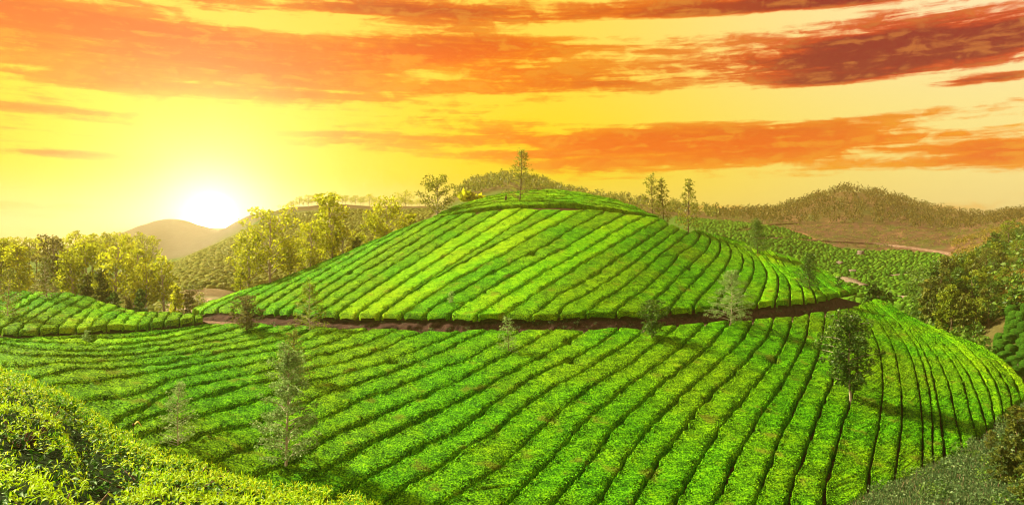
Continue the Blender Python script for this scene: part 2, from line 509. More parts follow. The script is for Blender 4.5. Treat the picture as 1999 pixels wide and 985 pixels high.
upper_lines = fill_lines([
    [(505, 558), (365, 605)], [(560, 541), (388, 607)], [(620, 516), (418, 603)], [(690, 487), (448, 605)], [(758, 456), (476, 607)], [(803, 437), (504, 607)], [(840, 423), (536, 609)],
    [(867, 421), (561, 609)], [(906, 414), (588, 610)], [(934, 415), (620, 613)], [(980, 407), (653, 614)],
    [(1021, 405), (690, 616)], [(1057, 407), (734, 616)],
    A_([(1760, 72), (1500, 205), (1240, 340), (1060, 440), (860, 550), (700, 645), (545, 745), (440, 815), (362, 868)]),
    A_([(1930, 68), (1700, 185), (1500, 290), (1380, 368), (1200, 465), (1050, 545), (940, 605), (860, 655), (740, 730), (640, 800), (535, 868)]),
    A_([(2075, 75), (1999, 128), (1840, 205), (1720, 288), (1640, 335), (1500, 405), (1300, 505), (1200, 558), (1060, 640), (930, 720), (800, 800), (712, 868)]),
    [(1220, 416), (872, 616)], [(1258, 420), (924, 619)],
    B_([(735, 135), (600, 205), (420, 310), (280, 395), (130, 480), (0, 560)]) + [(1040, 575), (981, 615)],
    B_([(800, 175), (700, 245), (540, 350), (390, 450), (200, 580), (0, 690)]) + [(1060, 597), (1033, 618)],
    B_([(880, 205), (760, 290), (620, 400), (480, 505), (340, 600), (150, 720), (0, 800)]) + [(1085, 616)],
    B_([(945, 240), (880, 295), (760, 385), (640, 490), (560, 560), (400, 680), (240, 780), (145, 855)]),
    B_([(992, 216), (1025, 262), (1000, 310), (860, 410), (800, 490), (690, 590), (580, 690), (450, 770), (385, 855)]),
    B_([(1050, 233), (1104, 288), (1090, 345), (1000, 440), (880, 550), (790, 650), (700, 730), (590, 850)]),
    B_([(1105, 249), (1175, 310), (1170, 390), (1090, 490), (990, 600), (880, 710), (778, 830)]),
    B_([(1150, 262), (1225, 315), (1260, 380), (1240, 460), (1180, 550), (1100, 650), (1000, 750), (972, 822)]),
    B_([(1190, 272), (1285, 335), (1350, 438), (1330, 525), (1280, 595), (1200, 700), (1140, 800)]),
    B_([(1240, 285), (1345, 350), (1420, 440), (1430, 520), (1390, 620), (1330, 720), (1290, 800)]),
    B_([(1300, 298), (1405, 365), (1480, 450), (1525, 540), (1510, 640), (1470, 730), (1440, 785)]),
    B_([(1365, 312), (1455, 375), (1530, 450), (1610, 570), (1605, 680), (1583, 775)]),
    B_([(1430, 332), (1520, 415), (1580, 490), (1690, 610), (1702, 700), (1695, 765)]),
    B_([(1500, 358), (1570, 420), (1630, 490), (1790, 660), (1806, 755)]),
    B_([(1575, 380), (1640, 460), (1700, 540), (1860, 660), (1898, 748)]),
    B_([(1665, 407), (1760, 505), (1850, 600), (1990, 728)]),
    B_([(1770, 441), (1870, 550), (1960, 630), (2090, 705)]),
    B_([(1880, 490), (1985, 575), (2075, 640), (2170, 690)]),
    B_([(2000, 545), (2100, 615), (2150, 645), (2235, 675)]),
])

lower_lines = fill_lines([
    [(405, 633), (350, 640), (274, 648), (223, 652), (178, 655)],
    [(425, 631), (350, 643), (274, 655), (223, 658), (180, 658), (100, 659), (30, 661), (-45, 663)],
    [(446, 630), (400, 642), (350, 655), (305, 662), (233, 671), (199, 671), (162, 670), (114, 668), (60, 665), (-45, 667)],
    [(495, 628), (437, 645), (350, 667), (294, 675), (233, 682), (183, 683), (142, 683), (89, 681), (50, 677), (0, 669), (-45, 668)],
    [(543, 631), (497, 647), (456, 657), (400, 668), (350, 679), (284, 688), (233, 693), (183, 695), (130, 694), (81, 694), (40, 691), (0, 686), (-45, 683)],
    [(583, 633), (533, 653), (474, 666), (422, 677), (350, 690), (304, 695), (264, 701), (203, 704), (162, 706), (122, 706), (91, 709), (61, 712), (0, 713)],
    [(621, 636), (585, 651), (545, 664), (482, 678), (422, 689), (350, 702), (304, 709), (264, 713), (203, 718), (132, 721), (97, 730), (50, 742)],
    [(667, 638), (608, 658), (556, 677), (482, 692), (408, 705), (350, 717), (294, 728), (244, 735), (162, 745), (110, 751), (75, 760)],
    [(725, 639), (663, 662), (604, 679), (556, 695), (482, 711), (408, 724), (350, 735), (315, 746), (288, 762), (244, 772), (203, 777), (140, 785)],
    [(782, 639), (719, 666), (682, 677), (604, 699), (545, 717), (437, 739), (359, 755), (317, 770), (284, 796), (258, 806), (215, 830)],
    [(827, 646), (785, 661), (737, 683), (700, 696), (608, 720), (537, 740), (422, 766), (367, 783), (322, 805), (274, 820), (235, 845)],
    [(904, 642), (859, 664), (800, 687), (737, 711), (700, 720), (600, 744), (541, 766), (459, 790), (378, 813), (330, 829), (265, 855)],
    [(956, 642), (907, 663), (848, 692), (793, 713), (737, 735), (700, 746), (604, 781), (515, 818), (422, 842), (359, 858), (300, 875)],
    [(1020, 643), (978, 664), (922, 696), (859, 718), (811, 739), (767, 757), (700, 781), (600, 827), (515, 861), (474, 876), (400, 905)],
    [(1085, 641), (1033, 668), (985, 694), (937, 718), (885, 746), (826, 772), (767, 796), (700, 826), (645, 850), (589, 888), (533, 916), (470, 940)],
    [(1145, 640), (1108, 666), (1033, 707), (974, 739), (922, 768), (863, 796), (811, 820), (744, 853), (700, 876), (645, 905), (600, 930), (540, 958)],
    [(1211, 637), (1156, 679), (1108, 701), (1045, 731), (1008, 757), (959, 790), (911, 828), (856, 857), (800, 884), (748, 913), (700, 942), (652, 970), (600, 998)],
    [(1260, 640), (1230, 666), (1182, 694), (1119, 735), (1071, 759), (1034, 783), (993, 816), (956, 848), (900, 879), (870, 900), (822, 928), (774, 957), (744, 979), (700, 1008)],
    [(1326, 631), (1271, 676), (1234, 705), (1174, 740), (1119, 779), (1071, 820), (1030, 857), (996, 890), (965, 918), (926, 943), (859, 983), (810, 1012)],
    [(1380, 626), (1337, 668), (1289, 707), (1211, 763), (1159, 805), (1115, 850), (1071, 900), (1026, 942), (993, 976), (960, 1012)],
    [(1428, 624), (1398, 657), (1367, 690), (1293, 746), (1256, 779), (1211, 820), (1171, 872), (1137, 916), (1100, 957), (1050, 1012)],
    [(1471, 623), (1440, 672), (1400, 709), (1345, 757), (1300, 798), (1256, 846), (1222, 894), (1197, 931), (1145, 1012)],
    [(1511, 618), (1498, 654), (1473, 684), (1439, 722), (1384, 772), (1350, 815), (1320, 852), (1293, 885), (1272, 920), (1252, 953), (1218, 1012)],
    R_([(590, 110), (560, 200), (520, 290), (440, 390), (360, 490), (270, 595), (180, 740), (100, 870), (10, 1030)]),
    R_([(665, 95), (650, 200), (600, 310), (540, 420), (450, 545), (380, 670), (310, 790), (250, 920), (195, 1030)]),
    R_([(740, 88), (720, 230), (660, 400), (590, 540), (530, 670), (470, 820), (385, 1030)]),
    R_([(800, 80), (796, 220), (770, 415), (720, 530), (660, 690), (600, 850), (540, 1030)]),
    R_([(845, 72), (885, 220), (885, 380), (850, 520), (810, 630), (770, 790), (740, 890), (725, 1030)]),
    R_([(885, 55), (950, 160), (990, 270), (1005, 420), (985, 620), (950, 780), (940, 860), (945, 935)]),
    R_([(912, 48), (1000, 150), (1050, 240), (1080, 370), (1095, 500), (1090, 640), (1070, 780), (1060, 880)]),
    R_([(932, 40), (1060, 170), (1130, 280), (1165, 410), (1185, 550), (1190, 680), (1188, 800)]),
    R_([(952, 33), (1090, 150), (1160, 250), (1205, 380), (1230, 530), (1235, 660), (1237, 780)]),
    R_([(972, 27), (1120, 160), (1220, 330), (1255, 480), (1280, 620), (1290, 765)]),
    R_([(1000, 35), (1160, 180), (1260, 300), (1310, 420), (1340, 560), (1380, 725)]),
    R_([(1040, 55), (1210, 190), (1330, 320), (1380, 420), (1410, 560), (1442, 660)]),
    R_([(1095, 90), (1270, 220), (1390, 360), (1440, 470), (1487, 612)]),
    R_([(1170, 128), (1340, 240), (1450, 360), (1500, 470), (1525, 588)]),
    R_([(1250, 162), (1420, 270), (1510, 380), (1548, 480), (1562, 560)]),
    R_([(1330, 192), (1480, 290), (1560, 390), (1595, 470), (1605, 525)]),
    R_([(1410, 225), (1550, 330), (1615, 410), (1645, 498)]),
    R_([(1480, 255), (1610, 350), (1665, 420), (1690, 470)]),
])

knoll_lines = fill_lines([
    K_([(-60, 200), (-120, 230), (-200, 270)]),
    K_([(60, 165), (0, 195), (-120, 255)]),
    K_([(230, 150), (120, 215), (0, 268), (-150, 330)]),
    K_([(400, 155), (240, 250), (60, 330), (-150, 430)]),
    K_([(540, 160), (350, 270), (130, 385), (-150, 530)]),
    K_([(710, 168), (440, 310), (270, 415), (0, 570), (-60, 600)]),
    K_([(855, 182), (560, 340), (330, 480), (155, 615)]),
    K_([(968, 210), (770, 320), (640, 400), (500, 500), (395, 605)]),
    K_([(1097, 250), (900, 365), (760, 455), (618, 585)]),
    K_([(1195, 283), (1040, 370), (900, 490), (805, 585)]),
    K_([(1335, 325), (1150, 415), (1030, 520), (972, 592)]),
    K_([(1430, 358), (1280, 450), (1155, 560)]),
    K_([(1535, 380), (1430, 450), (1362, 555)]),
    K_([(1660, 385), (1570, 470), (1505, 550)]),
    K_([(1775, 388), (1720, 450), (1645, 545)]),
    K_([(1905, 390), (1850, 455), (1808, 520)]),
    K_([(2050, 393), (2020, 440), (1995, 500)]),
    K_([(2180, 408), (2170, 440), (2160, 480)]),
    K_([(2270, 425), (2272, 440), (2275, 462)]),
])

cap_lines = fill_lines([
    [(835, 428), (866, 420), (906, 411), (960, 403), (1020, 399), (1065, 398), (1118, 398), (1170, 404), (1220, 410), (1262, 418), (1292, 424)],
    [(845, 421), (880, 412), (930, 401), (985, 393.5), (1020, 392.5), (1065, 392), (1118, 394.5), (1170, 399), (1220, 405), (1268, 415)],
    [(855, 415), (900, 404), (950, 393), (986, 387), (1065, 386), (1118, 388), (1170, 393), (1225, 402), (1258, 411)],
    [(868, 409), (920, 395), (977, 383), (1065, 381.5), (1118, 383), (1170, 387.5), (1215, 395), (1248, 406)],
    [(885, 403), (940, 387), (995, 379), (1065, 377.5), (1110, 379), (1152, 384), (1205, 391), (1235, 400)],
    [(910, 395), (960, 381.5), (1027, 373.5), (1065, 373), (1118, 376), (1180, 385), (1213, 393)],
    [(925, 390), (977, 377), (1021, 371), (1065, 369), (1118, 372), (1150, 377.5), (1190, 386)],
])

HH = 0.74        # hedge height


def superell(x, n):
    return np.maximum(0, 1 - np.abs(x) ** n) ** (1.0 / n)


TREES_ON_HILL = []


def hedge_mesh(Pa, Pb, seed, res=0.16, gap=0.24):
    """one clipped row between two gap lines (arrays n,3): rounded box that follows the slope"""
    n0 = len(Pa)
    La = np.linalg.norm(np.diff((Pa + Pb) / 2, axis=0), axis=1).sum()
    nt_ = int(np.clip(La / res, 14, 520))
    tt = np.linspace(0, n0 - 1, nt_)
    def samp(P):
        return np.stack([np.interp(tt, np.arange(n0), P[:, k]) for k in range(3)], 1)
    a, b = samp(Pa), samp(Pb)
    wid = np.linalg.norm(b - a, axis=1)
    mwid = np.median(wid)
    nu_ = int(np.clip((mwid + 1.2) / res, 9, 26))
    th = np.linspace(0, np.pi, nu_)
    e = 2 / 7.5
    cx = -np.sign(np.cos(th)) * np.abs(np.cos(th)) ** e      # -1..1 across
    hz = np.abs(np.sin(th)) ** e                             # 0..1 up
    s = np.r_[0, np.cumsum(np.linalg.norm(np.diff((a + b) / 2, axis=0), axis=1))]
    dend = np.minimum(s, s[-1] - s)
    endf = np.where(dend < 0.6, superell(1 - np.clip(dend / 0.6, 0, 1), 2.6), 1.0)
    # the row is a chain of bushes: slow swellings along it
    g3 = np.stack([s * 0.75, np.full_like(s, seed * 3.1), np.zeros_like(s)], 1)
    wob = vnoise(g3, 11) * 0.13 + vnoise(g3 * 2.6, 12) * 0.09
    wob2 = vnoise(g3 + 50, 13) * 0.13 + vnoise(g3 * 2.6 + 50, 14) * 0.09
    dl = (b - a)[:, :2] / np.maximum(np.linalg.norm((b - a)[:, :2], axis=1), 1e-3)[:, None]
    vd = a[:, :2] / np.linalg.norm(a[:, :2], axis=1)[:, None]
    gp = np.minimum(gap + 0.30 * np.abs((dl * vd).sum(1)) ** 1.5, wid * 0.34)
    gp = gp * (1 + 0.35 * vnoise(g3 * 1.7 + 90, 15))
    half = np.clip((1 - gp / np.maximum(wid, 0.05)), 0.3, 1) * (0.72 + 0.28 * endf)
    lat = 0.5 + 0.5 * half[:, None] * cx[None, :]
    shift = (wob[:, None] * (cx[None, :] < 0) + wob2[:, None] * (cx[None, :] > 0)) * np.abs(cx)[None, :] / np.maximum(wid, 0.5)[:, None]
    lat = np.clip(lat + shift, 0.01, 0.99)
    P = a[:, None] * (1 - lat[..., None]) + b[:, None] * lat[..., None]
    hgt = HH * np.minimum(1, 0.35 + mwid * 0.5)
    P[..., 2] += -HH + hgt * (hz[None, :] * (0.25 + 0.75 * endf[:, None]))
    # outward lumps
    d = (b - a) / np.maximum(wid, 1e-3)[:, None]
    nrm = d[:, None] * (cx * (1 - hz * 0.8))[None, :, None] + np.array([0, 0, 1.0]) * hz[None, :, None]
    q = P.reshape(-1, 3)
    lump = vnoise(q * 0.8, 1) * 0.12 + vnoise(q * 1.9, 2) * 0.085 + vnoise(q * 4.7, 3) * 0.055
    lump += rng.uniform(-1, 1, len(q)) * 0.035
    q = q + nrm.reshape(-1, 3) * lump[:, None]
    # a few bare holes where a bush has died
    for (hx, hy, hr) in HOLES:
        r = np.hypot(q[:, 0] - hx, q[:, 1] - hy)
        q[:, 2] -= HH * 0.9 * np.clip(1.4 - r / hr, 0, 1)
    F_ = grid_faces(nt_, nu_)
    # sprigs standing proud of the clipped surface
    Q = q.reshape(nt_, nu_, 3)
    area = La * mwid
    ns = int(area * (SPRIG if res < 0.15 else 11))
    i_ = rng.integers(0, nt_ - 1, ns); j_ = rng.integers(int(nu_ * 0.22), int(nu_ * 0.78), ns)
    fu, fv = rng.uniform(size=(ns, 1)), rng.uniform(size=(ns, 1))
    c_ = (Q[i_, j_] * (1 - fu) + Q[i_ + 1, j_] * fu) * (1 - fv) + (Q[i_, j_ + 1] * (1 - fu) + Q[i_ + 1, j_ + 1] * fu) * fv
    c_[:, 2] += 0.035
    lv, lf = leaf_quads(c_, 0.17, 0.55, rng, 0.15)
    return mesh_np('tea_hedge', np.vstack([q, lv]), np.vstack([F_, lf + len(q)]), M_HEDGE)


SPRIG = 18


def rand_unit(n, r=rng):
    v = r.normal(size=(n, 3)); return v / np.linalg.norm(v, axis=1)[:, None]


def leaf_quads(cen, size, aspect=0.5, r=rng, up=0.0):
    """diamond leaves at centres; returns verts, quads"""
    n = len(cen)
    a = rand_unit(n, r); a[:, 2] = np.abs(a[:, 2]) * (1 - up) + up
    a /= np.linalg.norm(a, axis=1)[:, None]
    b = np.cross(a, rand_unit(n, r)); b /= np.maximum(np.linalg.norm(b, axis=1), 1e-6)[:, None]
    sz = (size * r.uniform(0.6, 1.35, n))[:, None]
    v = np.stack([cen - a * sz * 0.5, cen + b * sz * aspect * 0.5, cen + a * sz * 0.5, cen - b * sz * aspect * 0.5], 1)
    return v.reshape(-1, 3), np.arange(4 * n).reshape(-1, 4)


HOLES = []
for (T_, px, py, r) in [(lower_T, 1516, 704, 0.75), (lower_T, 1112, 668, 0.6), (lower_T, 1120, 704, 0.65), (lower_T, 1754, 635, 0.7), (lower_T, 178, 659, 0.6),
                        (upper_T, 1348, 524, 0.7), (upper_T, 1045, 493, 0.7), (upper_T, 683, 532, 0.7), (lower_T, 772, 705, 0.5), (lower_T, 948, 960, 0.45), (lower_T, 1160, 945, 0.3)]:
    w = T_.pt(px, py); HOLES.append((w[0], w[1], r))


ORD = ['first', 'second', 'third', 'fourth', 'fifth', 'sixth', 'seventh', 'eighth', 'ninth', 'tenth', 'eleventh', 'twelfth', 'thirteenth', 'fourteenth', 'fifteenth',
       'sixteenth', 'seventeenth', 'eighteenth', 'nineteenth', 'twentieth']
ORD += ['twenty-' + o for o in ORD[:9]] + ['thirtieth'] + ['thirty-' + o for o in ORD[:9]] + ['fortieth'] + ['forty-' + o for o in ORD[:9]]


FACE = 4.0       # pixels by which the hedge front hangs below its clipped edge


def face_px(T, x, y):
    return FACE * np.clip(80.0 / T.Y(x, y), 0.3, 1.1) ** 1.8


def trim(lines, T):
    out = []
    for l in lines:
        ye = l[-1, 1] - float(face_px(T, l[-1, 0], l[-1, 1]))
        k = np.where(l[:, 1] <= ye)[0]
        k = k[-1] if len(k) else 0
        if k < len(l) - 1 and k >= 0:
            f = (ye - l[k, 1]) / max(1e-6, l[k + 1, 1] - l[k, 1])
            end = l[k] + (l[k + 1] - l[k]) * np.clip(f, 0, 1)
            l = resample(np.vstack([l[:k + 1], end[None] + 1e-3]) if k > 0 else np.vstack([l[0], end + 1e-3]), len(l))
        out.append(l)
    return out


def build_rows(lines, T, label, group, gap=0.24, res=0.16):
    P = [T.pt(l[:, 0], l[:, 1]) for l in lines]
    n = len(P) - 1
    for i in range(n):
        o = link('tea_hedge', hedge_mesh(P[i], P[i + 1], i + len(lines), res, gap))
        tag(o, label(i, n), 'tea hedge', group)
    return P


def lab_upper(i, n):
    side = 'yellow-green' if i < 14 else ('bright green' if i < 27 else 'light green')
    if i <= n // 2: return f'{side} clipped tea row on the round hill, {ORD[i]} from the left above the track'
    return f'{side} clipped tea row on the round hill, {ORD[n - 1 - i]} from the right above the track'


def lab_lower(i, n):
    if i <= 16: return f'long clipped tea row below the track, {ORD[i]} counting down from the track at left'
    return f'bright clipped tea row below the track, {ORD[n - 1 - i]} counting from the right-hand ridge'


upper_P = build_rows(trim(upper_lines, upper_T), upper_T, lab_upper, 'tea rows on the round hill above the track', 0.24, 0.205)
lower_P = build_rows(lower_lines, lower_T, lab_lower, 'tea rows on the slope below the track', 0.25, 0.138)
knoll_P = build_rows(trim(knoll_lines, knoll_T), knoll_T, lambda i, n: f'olive clipped tea row on the low left knoll, {ORD[n - 1 - i]} from its pointed right tip', 'tea rows on the low left knoll', 0.10, 0.17)
cap_P = build_rows(cap_lines, cap_T, lambda i, n: f'tea row ringing the very top of the round hill, {ORD[i]} up from the ring path', 'tea rows ringing the hilltop', 0.3, 0.2)


# ---- soil under the rows
def ground_patch(name, P, back=None, drop=HH + 0.02):
    G = np.array(P)          # lines x 24 x 3
    G[..., 2] -= drop
    nl, n, _ = G.shape
    o = link(name, mesh_np(name, G.reshape(-1, 3), grid_faces(nl, n), M_SOIL))
    tag(o, kind='structure')
    return o


def pad(P, left=0.0, right=0.0):
    P = list(P)
    return P


ground_patch('hill_slope', upper_P)
ground_patch('lower_slope', lower_P)
ground_patch('knoll_ground', knoll_P)
ground_patch('hilltop_ground', cap_P)


def back_skirt(name, line3, steps):
    """carry a slope on over its skyline and down the far side"""
    L = np.array(line3)
    rows = [L]
    for dy, dz in steps:
        q = L.copy(); q[:, 1] += dy; q[:, 2] += dz; rows.append(q)
    G = np.array(rows)
    o = link(name, mesh_np(name, G.reshape(-1, 3), grid_faces(len(rows), L.shape[0]), M_SOIL))
    tag(o, kind='structure')


cap_sky = cap_P[-1] - np.array([0, 0, HH])
sky_left = np.array([[365, 605], [418, 584], [505, 558], [560, 541], [620, 516], [690, 487], [758, 456], [803, 437], [840, 423], [867, 414]], float)
sl = upper_T.pt(sky_left[:, 0], sky_left[:, 1]) - np.array([0, 0, HH])
back_skirt('hill_far_side', np.vstack([sl, cap_T.pt([885, 925], [402, 390]) - np.array([0, 0, HH]), cap_sky[4:],
                                       upper_P[18][:1] - np.array([0, 0, HH]), np.array([p[0] for p in upper_P[21:]]) - np.array([0, 0, HH])]),
           [(4, -0.9), (12, -4), (25, -10), (40, -19)])
kn_sky = np.array([p[0] for p in knoll_P]) - np.array([0, 0, HH])
back_skirt('knoll_far_side', kn_sky, [(2, -0.5), (6, -2.2), (14, -5.5)])
lr = np.array([p[0] for p in lower_P[27:]]) - np.array([0, 0, HH])
o = None
L = lr.copy(); rows_ = [L]
for dx, dz in ((1.5, -0.4), (5, -2.4), (14, -8), (26, -15)):
    q = L.copy(); q[:, 0] += dx; q[:, 1] += dx * 0.35; q[:, 2] += dz; rows_.append(q)
G = np.array(rows_)
tag(link('ridge_far_side', mesh_np('ridge_far_side', G.reshape(-1, 3), grid_faces(len(rows_), len(L)), M_SOIL)), kind='structure')


# ---- the cart track cut into the slope and the red bank above it
def interp_poly(pts):
    p = np.array(pts, float)
    return lambda x: np.interp(x, p[:, 0], p[:, 1])


yL = interp_poly([(-45, 663), (0, 662), (40, 658.5), (130, 656), (180, 651), (350, 640), (443, 630), (543, 630), (667, 637), (827, 646), (1000, 644), (1146, 640), (1263, 636), (1380, 626),
                  (1471, 622), (1549, 616), (1610, 607), (1655, 600), (1697, 589), (1722, 583)])
yU = interp_poly([(388, 607), (418, 603), (448, 605), (504, 607), (588, 610), (653, 614), (734, 616), (1000, 616), (1085, 616), (1200, 612), (1303, 606), (1396, 598), (1475, 594),
                  (1541, 588), (1593, 584), (1643, 573), (1682, 566)])
yK = interp_poly([(-45, 645), (27, 648), (70, 646), (140, 642), (202, 638), (288, 635), (350, 627), (398, 621)])


WEEDS = []


def track_strip(px, yl, yu, T_up, name_t, name_b):
    ql = lower_T.pt(px, yl) - np.array([0, 0, HH + 0.02])
    qu = T_up.pt(px, yu) - np.array([0, 0, HH + 0.02])
    dxy = (qu - ql); dxy[:, 2] = 0
    Lh = np.linalg.norm(dxy, axis=1)[:, None]; dirn = dxy / np.maximum(Lh, 0.01)
    endt = np.clip((1690 - px) / 50.0, 0.0, 1)[:, None]
    qu = qu * endt + np.c_[qu[:, :2], np.minimum(qu[:, 2], ql[:, 2] + 0.2)] * (1 - endt)
    base = np.minimum(ql[:, 2], qu[:, 2] - 0.5 * endt[:, 0])
    foot = qu - dirn * np.minimum(1.0, Lh * 0.35)
    n = len(px)
    zt = base - 0.05
    foot[:, 2] = zt + 0.06
    l0 = ql - dirn * 0.6; l0[:, 2] = ql[:, 2] - 0.25
    l1 = ql + dirn * 0.2; l1[:, 2] = zt
    mid = (l1 + foot) / 2; mid[:, 2] = zt + 0.03
    T1 = np.array([l0, l1, mid, foot])
    tag(link(name_t, mesh_np(name_t, T1.reshape(-1, 3), grid_faces(4, n), M_TRACK)), kind='structure')
    m = 9
    rows = []
    for k in range(m):
        f = k / (m - 1)
        q = foot * (1 - f) + (qu + dirn * 0.5) * f
        q[:, 2] = foot[:, 2] - 0.08 + (qu[:, 2] - foot[:, 2] + 0.08) * (f ** 0.8)
        amp = 0.42 * math.sin(f * math.pi)
        nz = vnoise(q * 1.1, 31) + 0.6 * vnoise(q * 2.9, 32)
        q = q - dirn * (nz[:, None] * amp)
        rows.append(q)
    B = np.array(rows)
    k = rng.integers(0, n, n // 4); r_ = rng.integers(0, m, n // 4)
    WEEDS.append(B[r_, k] + rng.normal(size=(n // 4, 3)) * np.array([0.4, 0.2, 0.0]))
    tag(link(name_b, mesh_np(name_b, B.reshape(-1, 3), grid_faces(m, n), M_BANK)), kind='structure')


pxs = np.arange(388, 1684, 3.0)
track_strip(pxs, yL(pxs), yU(pxs) - face_px(upper_T, pxs, yU(pxs)), upper_T, 'track', 'earth_bank')
pxs = np.arange(-45, 399, 3.0)
track_strip(pxs, yL(pxs), yK(pxs) - face_px(knoll_T, pxs, yK(pxs)), knoll_T, 'track', 'earth_bank')


# ring path below the hilltop: a thin red step between the cap and the rows
top_edge = np.array([p[0] for p in upper_P[6:19]])
cap_edge = resample(cap_lines[0], len(top_edge)); cap_edge = cap_T.pt(cap_edge[:, 0], cap_edge[:, 1])
G = np.array([top_edge + np.array([0, -0.8, -HH - 0.3]), top_edge + np.array([0, 0.3, -HH]), cap_edge + np.array([0, -0.5, -HH - 0.05]), cap_edge + np.array([0, 0.6, -HH + 0.05])])
tag(link('ring_path', mesh_np('ring_path', G.reshape(-1, 3), grid_faces(4, len(top_edge)), M_SOIL)), kind='structure')


# ------------------------------------------------------------------ wide terrain (valley and hills beyond)
TY = [40, 60, 80, 100, 120, 135, 150, 180, 215, 250, 300, 350, 430, 520, 600, 740, 900, 1250, 2100]
TT = {
    -500: [1100, 950, 800, 700, 660, 640, 620, 590, 570, 550, 530, 515, 500, 495, 500, 490, 470, 480, 505],
    -100: [1100, 950, 790, 665, 632, 618, 600, 572, 552, 535, 515, 500, 490, 490, 500, 500, 480, 485, 505],
    60:   [1100, 950, 790, 650, 618, 605, 590, 566, 545, 525, 505, 492, 486, 488, 500, 505, 490, 490, 505],
    200:  [1100, 950, 790, 640, 618, 608, 596, 576, 556, 536, 516, 505, 500, 498, 500, 490, 468, 480, 505],
    290:  [1100, 950, 790, 640, 618, 606, 588, 566, 546, 532, 520, 512, 506, 502, 500, 470, 430, 470, 505],
    340:  [1100, 950, 790, 636, 604, 576, 552, 538, 524, 515, 520, 525, 520, 512, 500, 480, 420, 470, 505],
    390:  [1100, 950, 790, 636, 598, 568, 550, 528, 508, 494, 492, 505, 510, 505, 480, 462, 438, 475, 505],
    430:  [1100, 950, 790, 640, 600, 570, 552, 528, 506, 486, 472, 480, 490, 488, 452, 448, 446, 478, 505],
    490:  [1100, 950, 790, 645, 612, 590, 566, 530, 504, 478, 450, 438, 448, 460, 414, 430, 440, 478, 505],
    545:  [1100, 950, 790, 650, 620, 600, 572, 530, 500, 468, 430, 404, 412, 440, 404, 430, 440, 478, 505],
    650:  [1100, 950, 790, 660, 630, 605, 575, 530, 495, 460, 422, 397, 408, 440, 480, 480, 480, 490, 505],
    760:  [1100, 950, 790, 670, 640, 610, 580, 530, 490, 455, 422, 401, 410, 440, 480, 480, 480, 490, 505],
    860:  [1100, 950, 790, 680, 640, 610, 580, 530, 490, 450, 415, 402, 404, 430, 480, 480, 480, 490, 505],
    920:  [1100, 950, 790, 680, 640, 610, 580, 530, 480, 440, 400, 376, 356, 400, 470, 480, 480, 490, 505],
    990:  [1100, 950, 790, 680, 640, 610, 580, 530, 480, 435, 390, 362, 342, 392, 470, 480, 480, 490, 505],
    1060: [1100, 950, 790, 680, 640, 610, 580, 530, 480, 440, 400, 375, 358, 400, 470, 480, 480, 490, 505],
    1130: [1100, 950, 790, 680, 640, 610, 580, 530, 480, 450, 420, 400, 384, 400, 460, 480, 480, 490, 505],
    1260: [1100, 950, 790, 680, 640, 610, 580, 520, 480, 455, 430, 412, 398, 405, 450, 480, 480, 490, 505],
    1400: [1100, 950, 790, 690, 660, 630, 590, 530, 490, 465, 440, 426, 416, 418, 450, 480, 480, 490, 505],
    1500: [1100, 950, 790, 700, 680, 650, 610, 550, 505, 470, 446, 432, 416, 418, 450, 480, 480, 490, 505],
    1590: [1100, 950, 800, 710, 690, 665, 630, 570, 525, 490, 458, 436, 390, 392, 450, 480, 480, 490, 505],
    1645: [1100, 960, 810, 720, 690, 655, 610, 562, 528, 496, 462, 434, 372, 370, 440, 480, 480, 490, 505],
    1720: [1100, 970, 820, 730, 690, 640, 602, 570, 536, 502, 470, 438, 384, 378, 440, 480, 480, 490, 505],
    1800: [1100, 980, 840, 740, 690, 640, 600, 565, 528, 496, 466, 442, 412, 402, 440, 480, 480, 490, 505],
    1860: [1100, 980, 850, 730, 672, 630, 592, 552, 516, 490, 470, 450, 424, 414, 440, 480, 480, 490, 505],
    1920: [1090, 980, 850, 712, 640, 594, 562, 520, 490, 470, 455, 444, 430, 422, 440, 480, 480, 490, 505],
    1999: [1060, 960, 820, 690, 586, 540, 510, 474, 452, 442, 432, 426, 414, 408, 430, 480, 480, 490, 505],
    2150: [1040, 940, 780, 640, 555, 505, 475, 440, 424, 416, 410, 408, 402, 400, 430, 480, 480, 490, 505],
    2500: [1000, 900, 740, 620, 540, 500, 480, 450, 435, 425, 415, 410, 400, 400, 430, 480, 480, 490, 505],
}
tcols = np.array(sorted(TT)); ttab = np.array([TT[c] for c in tcols], float)
gpx = np.arange(-700, 2701, 10.0)
glY = np.linspace(math.log(40), math.log(2100), 200)
tmp = np.array([np.interp(glY, np.log(TY), r) for r in ttab])
GP = np.array([np.interp(gpx, tcols, tmp[:, j]) for j in range(len(glY))]).T     # px, logY


def blur(a, k, axis):
    ker = np.hanning(k + 2)[1:-1]; ker /= ker.sum()
    p = [(0, 0), (0, 0)]; p[axis] = (k // 2, k // 2)
    q = np.pad(a, p, mode='edge')
    return np.apply_along_axis(lambda v: np.convolve(v, ker, 'valid'), axis, q)


GP = blur(blur(GP, 7, 0), 7, 1)


def terr_py(px, Y):
    u = np.clip((np.asarray(px, float) - gpx[0]) / 10.0, 0, len(gpx) - 1.001)
    v = np.clip((np.log(np.asarray(Y, float)) - glY[0]) / (glY[1] - glY[0]), 0, len(glY) - 1.001)
    i, j = u.astype(int), v.astype(int); fu, fv = u - i, v - j
    return (GP[i, j] * (1 - fu) * (1 - fv) + GP[i + 1, j] * fu * (1 - fv) + GP[i, j + 1] * (1 - fu) * fv + GP[i + 1, j + 1] * fu * fv)


